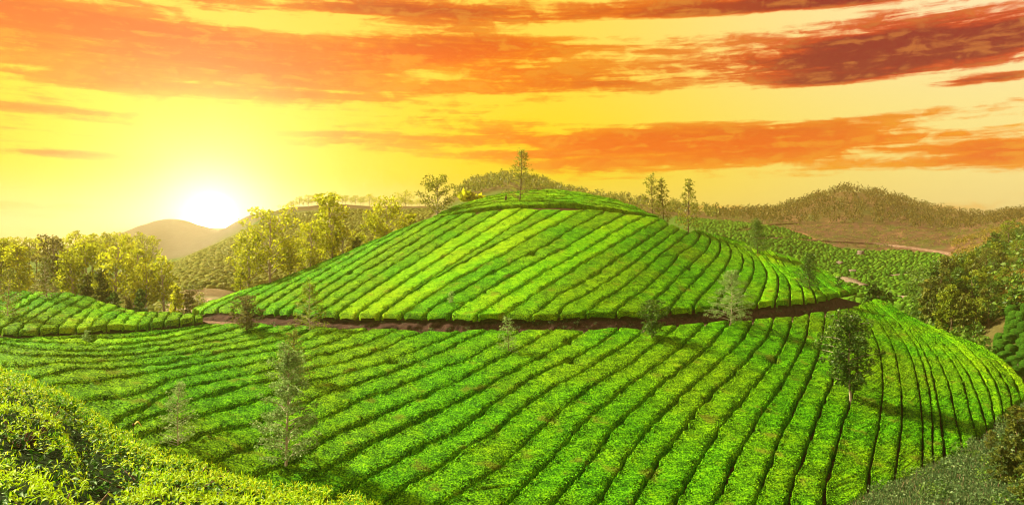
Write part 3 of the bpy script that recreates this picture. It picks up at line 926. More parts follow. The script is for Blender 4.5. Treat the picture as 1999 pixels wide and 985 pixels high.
def terr(px, Y):
    px, Y = np.asarray(px, float), np.asarray(Y, float)
    p = world_pt(px, terr_py(px, Y), Y)
    q = p.reshape(-1, 3)
    n = vnoise(q * np.array([0.05, 0.05, 0]), 41) * 1.2 + vnoise(q * np.array([0.17, 0.17, 0]), 42) * 0.45
    amp = np.clip((q[:, 1] - 90) / 200, 0, 1) * np.clip(q[:, 1] / 400, 0.5, 5)
    q[:, 2] += n * amp * 0.55
    return q.reshape(p.shape)


def smooth01(x, a, b):
    t = np.clip((x - a) / (b - a), 0, 1); return t * t * (3 - 2 * t)


def terrain_colour(px, Y, py):
    px, Y, py = np.broadcast_arrays(px, Y, py)
    c = np.zeros(px.shape + (3,))
    tea = np.array([0.055, 0.115, 0.016]); scrub = np.array([0.095, 0.052, 0.036]); forest = np.array([0.085, 0.058, 0.026]); soil = np.array([0.30, 0.14, 0.10])
    road = np.array([0.27, 0.20, 0.17]); far_ = np.array([0.10, 0.085, 0.085]); under = np.array([0.09, 0.08, 0.028])
    c[:] = tea
    def put(mask, col):
        m = mask[..., None]; c[:] = c * (1 - m) + col * m
    w = vnoise(np.stack([px * 0.02, np.log(Y) * 9, np.zeros(px.shape)], -1).reshape(-1, 3), 51).reshape(px.shape)
    right = smooth01(px, 1380, 1440)
    edge = np.interp(px, [1300, 1450, 1550, 1640, 1750, 1830, 1900], [345, 330, 300, 262, 268, 250, 200]) + w * 10
    put(right * smooth01(Y, edge - 3, edge + 3), scrub)
    edge2 = np.interp(px, [1300, 1450, 1560, 1650, 1750, 1850, 2000], [345, 338, 350, 352, 360, 380, 420]) + w * 12
    put(right * smooth01(Y, edge2 - 10, edge2 + 14), forest)
    w2 = vnoise(np.stack([px * 0.05, np.log(Y) * 30, np.ones(px.shape)], -1).reshape(-1, 3), 52).reshape(px.shape) + 0.6 * vnoise(np.stack([px * 0.13, np.log(Y) * 70, np.ones(px.shape)], -1).reshape(-1, 3), 53).reshape(px.shape)
    put(right * smooth01(Y, 200, 240) * smooth01(w2, 0.0, 0.8) * 0.75, np.array([0.065, 0.085, 0.02]))
    put(right * smooth01(Y, 200, 240) * smooth01(-w2, 0.45, 1.1) * 0.6, np.array([0.20, 0.115, 0.07]))
    put(smooth01(px, 860, 900) * (1 - smooth01(px, 1380, 1440)) * smooth01(Y, 315, 350), forest)
    put((1 - smooth01(px, 860, 900)) * smooth01(px, 500, 560) * smooth01(Y, 322, 335), forest)
    put(smooth01(Y, 530, 580), far_)
    # red dirt road along the top of the right-hand fields, pale paths in the valley
    rd = np.interp(px, [1480, 1560, 1640, 1740, 1800, 1900], [318, 300, 258, 262, 246, 205])
    put(right * np.exp(-((Y - rd) / 4.0) ** 2) * (px > 1470) * (px < 1880), soil)
    # left: road cut below the hazy tea slope
    put(smooth01(px, 300, 330) * (1 - smooth01(px, 470, 520)) * smooth01(Y, 112, 116) * (1 - smooth01(Y, 129, 131)), road)
    put(smooth01(px, 330, 350) * (1 - smooth01(px, 470, 520)) * smooth01(Y, 130, 132) * (1 - smooth01(Y, 141, 146)), np.array([0.13, 0.095, 0.055]))
    put((1 - smooth01(px, 840, 900)) * smooth01(px, 320, 350) * smooth01(Y, 144, 148) * (1 - smooth01(Y, 318, 330)), np.array([0.13, 0.12, 0.045]))  # ground under the left tea paled as well, haze painted into its colour
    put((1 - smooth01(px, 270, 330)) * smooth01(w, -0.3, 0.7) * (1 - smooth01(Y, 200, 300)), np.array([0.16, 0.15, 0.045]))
    # right: brushy slope with red earth showing
    put(smooth01(px, 1780, 1840) * (1 - smooth01(Y, 185, 240)), under)
    put(smooth01(px, 1890, 1930) * smooth01(Y, 118, 124) * (1 - smooth01(Y, 150, 175)), np.array([0.22, 0.10, 0.05]))
    return c


px_m = np.arange(-690, 2691, 10.0)
Y_m = np.exp(np.linspace(math.log(42), math.log(2080), 260))
PX, YY = np.meshgrid(px_m, Y_m, indexing='ij')
V = terr(PX, YY)
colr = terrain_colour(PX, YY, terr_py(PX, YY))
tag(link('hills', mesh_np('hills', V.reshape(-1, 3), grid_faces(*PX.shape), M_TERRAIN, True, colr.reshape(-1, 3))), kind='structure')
g = 2200.0
nb = 40
gx, gy = np.meshgrid(np.linspace(-g, g, nb), np.linspace(-g, g, nb), indexing='ij')
gv = np.stack([gx.ravel(), gy.ravel(), np.full(gx.size, -62.0)], 1)
gv[:, 2] += vnoise(gv * np.array([0.004, 0.004, 0]), 77) * 4
tag(link('ground', mesh_np('ground', gv, grid_faces(nb, nb), M_TERRAIN, True, np.tile([[0.08, 0.11, 0.03]], (len(gv), 1)))), kind='structure')


# ------------------------------------------------------------------ leaf and wood builders
def tube(path, rad, sides=6):
    path = np.asarray(path, float); rad = np.asarray(rad, float)
    d = np.gradient(path, axis=0); d /= np.maximum(np.linalg.norm(d, axis=1), 1e-9)[:, None]
    ref = np.where(np.abs(d[:, 2:3]) > 0.9, [[1.0, 0, 0]], [[0, 0, 1.0]])
    u = np.cross(d, ref); u /= np.linalg.norm(u, axis=1)[:, None]
    w = np.cross(d, u)
    ang = np.linspace(0, 2 * np.pi, sides, endpoint=False)
    V = path[:, None] + rad[:, None, None] * (np.cos(ang)[None, :, None] * u[:, None] + np.sin(ang)[None, :, None] * w[:, None])
    n = len(path)
    f = []
    for i in range(n - 1):
        for k in range(sides):
            f.append((i * sides + k, i * sides + (k + 1) % sides, (i + 1) * sides + (k + 1) % sides, (i + 1) * sides + k))
    return V.reshape(-1, 3), np.array(f)


def join(parts):
    vs, fs, o = [], [], 0
    for v, f in parts:
        vs.append(v); fs.append(np.asarray(f) + o); o += len(v)
    return np.vstack(vs), np.vstack(fs)


TREE_LIB = {}


def tree_variant(kind, seed, leaves, mat, bark, A=0.5):
    """unit-height tree: (trunk mesh, crown mesh); width = 1 at crown"""
    A = round(min(max(A, 0.2), 1.6), 1)
    key = (kind, seed, leaves, mat.name, A)
    if key in TREE_LIB: return TREE_LIB[key]
    r = np.random.default_rng(1000 + seed)
    parts = []
    lean = r.uniform(-0.03, 0.03, 2)
    def axis(z):
        return np.array([lean[0] * z + 0.012 * math.sin(5 * z + seed), lean[1] * z + 0.012 * math.cos(4 * z + seed), z])
    zs = np.linspace(-0.03, 0.96, 10)
    tr = {'oak': 0.011, 'gum': 0.020, 'bush': 0.018, 'cone': 0.018, 'shrub': 0.02}[kind]
    parts.append(tube([axis(z) for z in zs], tr * 0.8 * (1 - zs * 0.88) + 0.002, 6))
    cl = []          # clump centres and radii
    if kind == 'oak':        # silver oak: slim, open, feathery
        nb_ = 54; z0 = 0.16
        prof = lambda t: 0.10 + 0.52 * (1 - t) ** 0.85 * (0.55 + 0.45 * min(1, t * 5 + 0.3))
    elif kind == 'gum':      # bare stem, billowing clumps near the top
        nb_ = 18; z0 = 0.40
        prof = lambda t: 0.22 + 0.33 * math.sin(math.pi * min(1, 0.18 + 0.78 * t)) ** 0.8
    elif kind == 'cone':
        nb_ = 34; z0 = 0.18
        prof = lambda t: 0.48 * (1 - t) ** 0.75 + 0.06
    elif kind == 'shrub':
        nb_ = 26; z0 = 0.06
        prof = lambda t: 0.46 * math.sin(math.pi * (0.16 + 0.72 * t)) + 0.03
    else:                    # round bush-like tree
        nb_ = 34; z0 = 0.26
        prof = lambda t: 0.47 * math.sin(math.pi * (0.14 + 0.74 * t)) ** 0.7 + 0.02
    for k in range(nb_):
        t = (k + r.uniform(0.1, 0.9)) / nb_
        z = z0 + (1 - z0) * t * 0.96
        a = k * 2.4 + r.uniform(-0.5, 0.5)
        R = prof(t) * r.uniform(0.62, 1.12) * A
        rise = {'oak': 0.07, 'gum': 0.12, 'bush': 0.06, 'cone': 0.0, 'shrub': 0.08}[kind]
        p0 = axis(max(0.02, z - rise - (0.06 if kind == 'gum' else 0)))
        p1 = axis(z) + np.array([math.cos(a) * R, math.sin(a) * R, r.uniform(-0.02, 0.03)])
        pm = (p0 + p1) / 2 + np.array([0, 0, 0.015])
        if kind != 'shrub':
            parts.append(tube([p0, pm, p1], [tr * 0.34, tr * 0.24, tr * 0.08], 4))
        m = {'oak': 4, 'gum': 2, 'bush': 3, 'cone': 4, 'shrub': 2}[kind]
        for q in range(m):
            f = {'gum': 0.72 + 0.3 * q, 'oak': 0.48 + 0.18 * q}.get(kind, (q + 0.8) / m)
            c = p0 * (1 - f) + p1 * f + r.normal(size=3) * 0.015
            rad = {'oak': 0.058, 'gum': 0.115, 'bush': 0.085, 'cone': 0.06, 'shrub': 0.11}[kind] * r.uniform(0.65, 1.3) * {'oak': 0.38, 'gum': 0.46, 'bush': 0.4, 'cone': 0.85, 'shrub': 0.35}[kind] * (1 + 1.35 * A)
            cl.append((c, rad))
    cl.append((axis(0.955), 0.035))
    # the crown: leaves gathered in clumps, each a shell rather than a full ball
    tot = sum(rad ** 2 for _, rad in cl)
    cen = []
    for c, rad in cl:
        n = max(4, int(leaves * rad ** 2 / tot))
        d = rand_unit(n, r) * (rad * r.uniform(0.25, 1.05, n) ** 0.6)[:, None]
        d[:, 2] *= 0.72
        cen.append(c + d)
    cen = np.vstack(cen)
    cen = cen[cen[:, 2] > 0.02]
    lsz = {'oak': 0.026, 'gum': 0.034, 'bush': 0.042, 'cone': 0.034, 'shrub': 0.05}[kind] * (3000 / max(leaves, 300)) ** (0.25 if kind == 'oak' else 0.38)
    v, f = leaf_quads(cen, lsz, 0.5, r)
    crown = mesh_np('crown', v, f, mat, False)
    tv, tf = join(parts)
    trunk = mesh_np('trunk', tv, tf, bark)
    TREE_LIB[key] = (trunk, crown)
    return TREE_LIB[key]


def plant_tree(name, base, h, w, kind, seed, leaves, mat, bark, label, cat='tree', group=None, rz=None):
    tm, cm = tree_variant(kind, seed, leaves, mat, bark, w / h)
    e = empty(name, base, rng.uniform(0, 6.28) if rz is None else rz, (h, h, h))
    link('trunk', tm, e); link('crown', cm, e)
    tag(e, label, cat, group)
    return e


def on_slope(T, px, py):
    p = T.pt(px, py); p[2] -= HH
    return p


def slope_tree(T, px, pyb, pyt, wpx, kind, seed, leaves, mat, bark, label, cat='tree', name='tree', group=None):
    p = on_slope(T, px, pyb)
    top_z = (CY - pyt) / F * p[1]
    h = top_z - p[2]
    w = wpx / F * p[1] * (1.25 if kind == 'oak' else 1.0)
    return plant_tree(name, p, h, w, kind, seed, leaves, mat, bark, label, cat, group)


def valley_tree(px, pyt, Y, wpx, kind, seed, leaves, mat, bark, label, cat='tree', name='tree', group=None):
    p = terr(np.array([px]), np.array([Y]))[0]; p[2] -= 0.1
    h = max(1.0, (CY - pyt) / F * Y - p[2])
    return plant_tree(name, p, h, wpx / F * Y, kind, seed, leaves, mat, bark, label, cat, group)


# ---- trees standing among the rows
slope_tree(cap_T, 1015, 391, 288, 56, 'oak', 1, 2000, M_WISP, M_BARK, 'tall slim tree alone on the very top of the round hill', name='silver_oak_tree')
slope_tree(lower_T, 480, 646, 574, 66, 'bush', 2, 3000, M_BROWNBUSH, M_BARK, 'small bronze-green round tree by the left end of the track bank')
slope_tree(lower_T, 605, 641, 548, 62, 'oak', 3, 3200, M_GROVE, M_PALEBARK, 'loose yellow-green young tree standing over the bank, right of the bronze round tree')
slope_tree(lower_T, 168, 662, 643, 22, 'shrub', 4, 500, M_GREYTREE, M_BARK, 'tiny leafy sapling at the edge of the left track', name='sapling')
slope_tree(lower_T, 346, 862, 742, 58, 'oak', 5, 2400, M_GREYTREE, M_PALEBARK, 'thin see-through sapling just behind the near bush slope', name='silver_oak_tree')
slope_tree(lower_T, 562, 907, 668, 104, 'oak', 6, 9000, M_GREYTREE, M_PALEBARK, 'tall pale feathery silver oak in the lower rows, left of centre', name='silver_oak_tree')
slope_tree(lower_T, 577, 742, 640, 56, 'oak', 7, 2000, M_OLIVE, M_BARK, 'olive young tree showing above the tall pale silver oak', name='silver_oak_tree')
slope_tree(lower_T, 992, 684, 614, 40, 'oak', 8, 800, M_GREYTREE, M_BARK, 'spindly little sapling in front of the middle of the track', name='sapling')
slope_tree(lower_T, 1274, 660, 582, 62, 'bush', 9, 3000, M_DARKTREE, M_BARK, 'dense dark rounded tree in front of the track, right of centre')
slope_tree(lower_T, 1427, 627, 524, 78, 'oak', 10, 8000, M_GREYTREE, M_PALEBARK, 'airy broad green tree on a pale stem at the track edge', name='silver_oak_tree')
slope_tree(upper_T, 1580, 564, 494, 48, 'cone', 11, 3600, M_DARKTREE, M_BARK, 'slim dark tree on the right flank of the round hill')
slope_tree(upper_T, 1478, 494, 428, 62, 'cone', 12, 5000, M_DARKTREE, M_BARK, 'dark cone-shaped tree on the right shoulder of the round hill')
slope_tree(upper_T, 1637, 560, 538, 16, 'shrub', 13, 300, M_DARKTREE, M_BARK, 'tiny dark sapling near the right tip of the round hill', name='sapling')
slope_tree(upper_T, 880, 590, 568, 18, 'shrub', 14, 260, M_GREYTREE, M_BARK, 'tiny pale sapling between two rows of the round hill', name='sapling')
slope_tree(lower_T, 1660, 778, 606, 106, 'bush', 15, 7000, M_DARKTREE, M_PALEBARK, 'large dark leafy tree in the right-hand rows below the track')
slope_tree(knoll_T, 17, 618, 518, 44, 'oak', 16, 1500, M_OLIVE, M_PALEBARK, 'thin hazy tree on the left knoll at the picture edge', name='silver_oak_tree')
slope_tree(knoll_T, 91, 580, 498, 44, 'oak', 17, 1500, M_OLIVE, M_PALEBARK, 'thin hazy tree with a pale foot on the top of the left knoll', name='silver_oak_tree')
HS = [(300, 615), (365, 600), (430, 580), (505, 558), (560, 541), (620, 516), (690, 487), (758, 456), (803, 437), (860, 412), (1190, 386), (1292, 425), (1400, 458), (1480, 478)]


def brow_tree(px, pyt, back, wpx, *a, **k):
    q = upper_T.pt(float(px), float(np.interp(px, [h[0] for h in HS], [h[1] for h in HS])))
    Y = q[1] + back
    p = np.array([(px - CX) / F * Y, Y, q[2] - HH - float(np.interp(back, [0, 4, 12, 25, 40], [0, 0.9, 4, 10, 19])) - 0.15])
    h = (CY - pyt) / F * Y - p[2]
    return plant_tree(k.pop('name', 'tree'), p, h, wpx / F * Y, *a, **k)


# skyline trees just behind the hill
for px, pt, Y, w, sd_, lab in [(1272, 338, 150, 44, 18, 'tall sparse tree on the right skyline, left of the close pair'), (1294, 345, 152, 36, 19, 'tall sparse tree on the right skyline, right of the close pair'),
                               (1345, 346, 150, 40, 20, 'tall sparse tree alone on the right skyline')]:
    brow_tree(px, pt, 3.0, w * 1.15, 'oak', sd_, 900, M_WISP, M_BARK, lab, name='silver_oak_tree')
brow_tree(852, 344, 6.0, 64, 'gum', 21, 1800, M_WISP, M_PALEBARK, 'broad clumpy gum tree breaking the left skyline of the round hill', name='gum_tree')
for px, pt, Y, w, k, sd_, m_, lab in [
    (530, 404, 128, 96, 'gum', 22, M_GLOWTREE, 'tallest glowing yellow gum tree behind the left edge of the round hill'),
    (483, 448, 126, 60, 'gum', 23, M_GLOWTREE, 'yellow gum tree left of the tallest glowing one'),
    (567, 468, 130, 54, 'gum', 24, M_GLOWTREE, 'yellow gum tree tucked right of the tallest glowing one'),
    (470, 524, 122, 44, 'shrub', 25, M_GLOWTREE, 'low yellow tree at the foot of the glowing gum trees'),
    (503, 552, 120, 22, 'shrub', 26, M_GLOWTREE, 'round yellow shrub under the glowing gum trees'),
    (604, 430, 134, 58, 'gum', 27, M_GLOWTREE, 'forked yellow gum tree left of the rounded-top pair'),
    (647, 378, 136, 62, 'gum', 28, M_GLOWTREE, 'tall yellow gum tree with a ball-like top'),
    (672, 440, 138, 60, 'gum', 29, M_GLOWTREE, 'spreading yellow tree with branching stems against the hill edge'),
    (614, 500, 126, 26, 'shrub', 30, M_GLOWTREE, 'small yellow shrub on the hill edge below the forked gum tree'),
    (697, 462, 132, 30, 'shrub', 31, M_OLIVE, 'small olive shrub on the hill edge right of the spreading tree'),
    (758, 383, 140, 74, 'gum', 32, M_GLOWTREE, 'wide round golden tree high on the left hill edge'),
    (733, 420, 138, 50, 'gum', 33, M_GLOWTREE, 'thin golden tree left of the wide round one'),
    (803, 414, 142, 28, 'shrub', 34, M_GLOWTREE, 'small golden shrub high on the left hill edge'),
    (918, 368, 150, 34, 'shrub', 35, M_GLOWTREE, 'golden shrub peeping over the left of the hilltop'),
    (940, 376, 150, 22, 'shrub', 36, M_GLOWTREE, 'small golden bush beside the hilltop stump'),
    (107, 460, 112, 62, 'gum', 37, M_BROWNBUSH, 'dark heavy-stemmed tree behind the left knoll'),
    (40, 476, 116, 44, 'gum', 38, M_GLOWTREE, 'hazy tree near the left picture edge behind the knoll'),
    (3, 468, 122, 44, 'gum', 39, M_GLOWTREE, 'hazy tree cut by the left picture edge'),
    (142, 488, 108, 54, 'gum', 40, M_GLOWTREE, 'pale yellow tree right of the dark heavy-stemmed one'),
    (170, 470, 112, 60, 'gum', 41, M_GLOWTREE, 'tall yellow tree above the dark round shrub'),
    (168, 530, 100, 32, 'shrub', 42, M_OLIVE, 'dark round shrub on the brow of the left knoll'),
    (225, 466, 106, 84, 'gum', 43, M_GLOWTREE, 'biggest golden tree of the left valley group'),
    (262, 482, 110, 58, 'gum', 44, M_GLOWTREE, 'golden tree leaning out right of the biggest valley tree'),
    (286, 512, 104, 46, 'gum', 45, M_GLOWTREE, 'middle-sized yellow tree in the left valley group'),
    (319, 502, 104, 44, 'gum', 46, M_GLOWTREE, 'single-stem golden tree at the right of the left valley group'),
    (343, 556, 100, 30, 'shrub', 47, M_GLOWTREE, 'bright yellow round shrub beside the road'),
    (277, 562, 99, 24, 'shrub', 48, M_DARKTREE, 'dark pointed shrub behind the left knoll'),
    (224, 568, 99, 24, 'shrub', 49, M_DARKTREE, 'dark squat shrub under the biggest golden tree'),
    (252, 580, 98, 22, 'shrub', 50, M_BROWNBUSH, 'brown squat shrub behind the slope of the left knoll'),
    (372, 566, 104, 40, 'shrub', 51, M_BROWNBUSH, 'thin grey-brown shrub in front of the road'),
    (196, 520, 104, 34, 'shrub', 52, M_OLIVE, 'olive tree between the dark round shrub and the biggest golden tree'),
    (1704, 548, 122, 46, 'shrub', 53, M_DARKTREE, 'leafy green shrub where the track rounds the right ridge'),
    (1728, 560, 121, 40, 'shrub', 54, M_DARKTREE, 'low spreading shrub right of the leafy one at the ridge bend'),
]:
    args = (k, sd_, 1800 if k == 'gum' else 1300, m_, M_PALEBARK if k == 'gum' else M_BARK, lab, 'shrub' if k == 'shrub' else 'tree')
    nm = 'gum_tree' if k == 'gum' else 'shrub'
    if 455 < px < 870: brow_tree(px, pt, (Y - 116) * 0.45 + 1.0, w * (0.92 if k == 'gum' else 0.9), *args, name=nm)
    else: valley_tree(px, pt, Y, w * (0.85 if k == 'gum' else 1), *args, name=nm)

# ---- hazy row beyond the left valley
for k, px in enumerate(np.arange(-60, 300, 17.0)):
    valley_tree(px + rng.uniform(-5, 5), np.interp(px, [-60, 60, 150, 280], [470, 468, 452, 452]) + rng.uniform(-6, 12), 235 + rng.uniform(-12, 12), rng.uniform(24, 40), 'gum', 60 + k % 4, 700, M_GLOWTREE, M_BARK,
                f'pale hazy tree in the far row behind the left valley, {ORD[k]} from the left', name='gum_tree', group='pale trees in the far row at the left')
# ---- row along the crest of the hazy left hill
for k, px in enumerate(np.arange(549, 832, 8.5)):
    gy_ = terr_py(px, 352.0)
    valley_tree(px + rng.uniform(-3, 3), gy_ - rng.uniform(12, 26) * np.interp(px, [549, 600, 760, 830], [0.6, 1.0, 0.9, 0.6]), 350 + rng.uniform(-9, 9), rng.uniform(12, 20), 'gum', 70 + k % 4, 500, M_GLOWTREE, M_BARK,
                f'small glowing tree on the crest of the hazy left hill, {ORD[k]} from the left', name='gum_tree', group='trees on the crest of the hazy left hill')
valley_tree(792, 372, 330, 32, 'gum', 74, 700, M_GLOWTREE, M_BARK, 'taller umbrella-topped tree at the right of the hazy left crest', name='gum_tree')
# ---- the two wooded ridges: the trees on the crests one by one
for k in range(150):
    px = rng.uniform(1130, 1999) if k < 110 else rng.uniform(895, 1130)
    Y = np.interp(px, [900, 1130, 1400, 1600, 1700, 2000], [430, 432, 432, 440, 500, 520]) + rng.uniform(-22, 8)
    py0 = terr_py(px, Y)
    valley_tree(px, py0 - rng.uniform(7, 17), Y, rng.uniform(6, 13), 'gum', 80 + k % 5, 220, M_OLIVE, M_BARK,
                'small tree on the crest of the wooded ridge', name='ridge_tree', group='trees on the crest of the wooded ridges')
# ---- grove on the right-hand slope
right_grove = [(1826, 514, 134), (1847, 497, 138), (1864, 505, 140), (1876, 502, 142), (1889, 507, 138), (1900, 513, 136), (1921, 517, 132), (1856, 538, 128), (1836, 531, 128), (1879, 536, 128),
               (1900, 540, 126), (1911, 526, 130), (1809, 541, 132), (1858, 556, 122), (1934, 545, 128), (1952, 486, 150), (1970, 428, 190), (1996, 433, 186), (1945, 470, 170), (1925, 482, 168),
               (1985, 470, 160), (1942, 452, 182), (1958, 446, 196), (1983, 446, 200), (1962, 470, 172), (1975, 498, 150), (1990, 500, 146), (1960, 520, 140), (1940, 505, 150), (1912, 498, 156), (1896, 488, 168), (1870, 520, 134), (1850, 560, 124), (1920, 560, 122), (1945, 572, 126), (1968, 548, 134), (1880, 570, 120), (1905, 580, 119), (1930, 590, 118), (1840, 570, 124)]
rank_ = np.argsort(np.argsort([g_[0] for g_ in right_grove]))
for k, (px, pt, Y) in enumerate(right_grove):
    m_ = (M_DARKTREE, M_OLIVE, M_GROVE)[(0, 1, 2, 0, 2, 1, 2)[k % 7]]
    valley_tree(px, pt, Y, rng.uniform(22, 36), 'gum' if k % 3 else 'shrub', 90 + k % 6, 1300, m_, M_BARK, f'{["dark green", "olive", "bright yellow-green"][(0, 1, 2, 0, 2, 1, 2)[k % 7]]} clumpy tree, {ORD[rank_[k]]} from the left in the grove on the right-hand slope', name='grove_tree', group='trees of the grove on the right-hand slope')

# ---- forest mass filling the wooded slopes (too many and too far to count)
def many(name, cm, spots, heights, widths, mat, label, smooth=False):
    base = np.array([v.co[:] for v in cm.vertices]); faces = np.array([p.vertices[:] for p in cm.polygons])
    n = len(spots); nv = len(base)
    a = rng.uniform(0, 6.28, n); ca, sa = np.cos(a), np.sin(a)
    B = np.empty((n, nv, 3))
    B[..., 0] = (base[None, :, 0] * ca[:, None] - base[None, :, 1] * sa[:, None]) * widths[:, None]
    B[..., 1] = (base[None, :, 0] * sa[:, None] + base[None, :, 1] * ca[:, None]) * widths[:, None]
    B[..., 2] = base[None, :, 2] * heights[:, None]
    B += spots[:, None]
    Fc = (faces[None] + (np.arange(n) * nv)[:, None, None]).reshape(-1, faces.shape[1])
    o = link(name, mesh_np(name, B.reshape(-1, 3), Fc, mat, smooth))
    tag(o, label, None, None, 'stuff')
    return o


def low_crown(seed, n, ls=0.26):
    r = np.random.default_rng(seed)
    d = rand_unit(n, r) * (r.uniform(0.4, 1.0, n) ** 0.5)[:, None] * np.array([0.5, 0.5, 0.42])
    v, f = leaf_quads(d + np.array([0, 0, 0.56]), ls, 0.6, r)
    return mesh_np('low_crown', v, f)


sp = np.vstack(WEEDS); n = len(sp)
many('weeds', low_crown(15, 24), sp - np.array([0, 0, 0.12]), rng.uniform(0.15, 0.5, n), rng.uniform(0.3, 0.9, n), M_SCRUB, 'weeds and grass tufts sprouting on the track bank')
n = 1700
px = rng.uniform(1390, 2080, n); Y = np.exp(rng.uniform(math.log(345), math.log(500), n))
hz = np.interp(px, [1390, 1560, 1640, 1750, 2080], [0.8, 1.0, 1.0, 0.9, 0.7])
sp = terr(px, Y)
many('ridge_forest', low_crown(5, 22), sp, rng.uniform(2.4, 6.8, n) * hz, rng.uniform(1.6, 3.4, n), M_RIDGE, 'scrubby forest covering the far right hills')
n = 420
px = np.r_[rng.uniform(890, 1140, 260), rng.uniform(1100, 1400, 160)]; Y = np.exp(rng.uniform(math.log(335), math.log(432), n))
many('ridge_forest', low_crown(6, 34), terr(px, Y), rng.uniform(3.0, 6.5, n), rng.uniform(2.4, 4.2, n), M_OLIVE, 'hazy forest on the hill behind the round tea hill')
n = 1300
px = rng.uniform(1400, 1990, n); Y = rng.uniform(268, 350, n)
many('scrub', low_crown(7, 22), terr(px, Y), rng.uniform(0.5, 1.3, n), rng.uniform(0.9, 2.2, n), M_OLIVE, 'olive scrub dotted over the brown hillside')
n = 900
px = rng.uniform(1775, 2080, n); Y = np.exp(rng.uniform(math.log(97), math.log(215), n))
keep = ~((px > 1915) & (Y < 118))
sp = terr(px, Y)[keep]; n = len(sp)
many('undergrowth', low_crown(8, 50), sp, rng.uniform(1.2, 3.4, n), rng.uniform(1.6, 3.6, n), M_DARKTREE, 'tangled green undergrowth on the right-hand slope')
n = 900
px = rng.uniform(1860, 2080, n); Y = np.exp(rng.uniform(math.log(118), math.log(290), n))
many('undergrowth', low_crown(9, 30), terr(px, Y), rng.uniform(0.8, 2.2, n), rng.uniform(1.2, 2.8, n), M_RUST, 'bronze undergrowth higher on the right-hand slope')
n = 110
px = rng.uniform(1622, 1745, n); Y = rng.uniform(108, 136, n)
many('undergrowth', low_crown(11, 40), terr(px, Y), rng.uniform(0.6, 1.6, n), rng.uniform(1.2, 2.6, n), M_GROVE, 'green scrub where the track rounds the right ridge')
n = 240
px = rng.uniform(120, 400, n); Y = rng.uniform(98, 150, n)
many('undergrowth', low_crown(10, 40), terr(px, Y), rng.uniform(0.4, 1.3, n), rng.uniform(1.0, 2.4, n), M_OLIVE, 'low scrub under the left valley trees')

# ---- tea bushes of the far fields
def dome(seed, rings=4, seg=8, lump=0.22):
    r = np.random.default_rng(seed)
    vs = [(0, 0, 1.0)]
    for i in range(1, rings):
        t = i / (rings - 1)
        rr = math.sin(t * math.pi / 2) ** 0.6; zz = max(-0.1, math.cos(t * math.pi / 2) ** 0.6)
        for k in range(seg):
            a = 2 * math.pi * (k + 0.5 * (i % 2)) / seg
            q = 1 + r.uniform(-lump, lump)
            vs.append((0.5 * rr * math.cos(a) * q, 0.5 * rr * math.sin(a) * q, zz * (1 + r.uniform(-lump, lump) * 0.6) - (0.15 if i == rings - 1 else 0)))
    fs = []
    for k in range(seg): fs.append((0, 1 + k, 1 + (k + 1) % seg))
    for i in range(rings - 2):
        o1, o2 = 1 + i * seg, 1 + (i + 1) * seg
        for k in range(seg):
            a, b, c, d = o1 + k, o1 + (k + 1) % seg, o2 + (k + 1) % seg, o2 + k
            fs += [(a, d, b), (b, d, c)]
    return mesh_np('bush', np.array(vs), np.array(fs), M_FARBUSH)


def field(pr, Yr, step, skip=0.06):
    out = []
    Y = Yr[0]
    row = 0
    while Y < Yr[1]:
        st = step * F / Y
        p = np.arange(pr[0], pr[1], st)
        p = p + rng.uniform(-0.25, 0.25, len(p)) * st + (row % 2) * st * 0.5
        yy = Y + rng.uniform(-0.25, 0.25, len(p)) * step + 1.5 * np.sin(p * 0.03)
        k = rng.uniform(size=len(p)) > skip
        out.append(np.stack([p[k], yy[k]], 1))
        Y += step * 0.92; row += 1
    return np.vstack(out)


hill_sky = interp_poly([(300, 615), (365, 600), (430, 580), (505, 558), (560, 541), (620, 516), (690, 487), (758, 456), (803, 437), (860, 412), (925, 389), (1065, 368), (1190, 386), (1292, 425), (1400, 458), (1480, 478), (1560, 505), (1640, 545), (1646, 590), (1700, 592),
                        (1722, 590), (1776, 616), (1827, 637), (1890, 663), (1932, 680), (2000, 722)])
VP = []


def valley_path(pts, w, mat, name='path'):
    p = resample(np.array(pts, float), 40)
    Y = np.array([Y_at(a, b) for a, b in p])
    k = np.hanning(9)[1:-1]; k /= k.sum()
    Y = np.convolve(np.pad(Y, 3, mode='edge'), k, 'valid')
    c = terr(p[:, 0], Y)
    d = np.gradient(c, axis=0); d[:, 2] = 0; d /= np.linalg.norm(d, axis=1)[:, None]
    s_ = np.stack([-d[:, 1], d[:, 0], np.zeros(len(d))], 1)
    ww = w * (1 + 0.25 * vnoise(c * 0.2, 91))[:, None]
    L_, R__ = c + s_ * ww / 2, c - s_ * ww / 2
    up = np.array([0, 0, 0.5])
    G = np.array([L_ - up, L_ + up * 0.7, c + up, R__ + up * 0.7, R__ - up])
    tag(link(name, mesh_np(name, G.reshape(-1, 3), grid_faces(5, len(p)), mat)), kind='structure')
    VP.append((c[:, :2], w / 2 + 1.0))


def Y_at(px, py, Ys=np.arange(125, 345, 0.5)):
    return float(Ys[np.argmin(np.abs(terr_py(px, Ys) - py))])


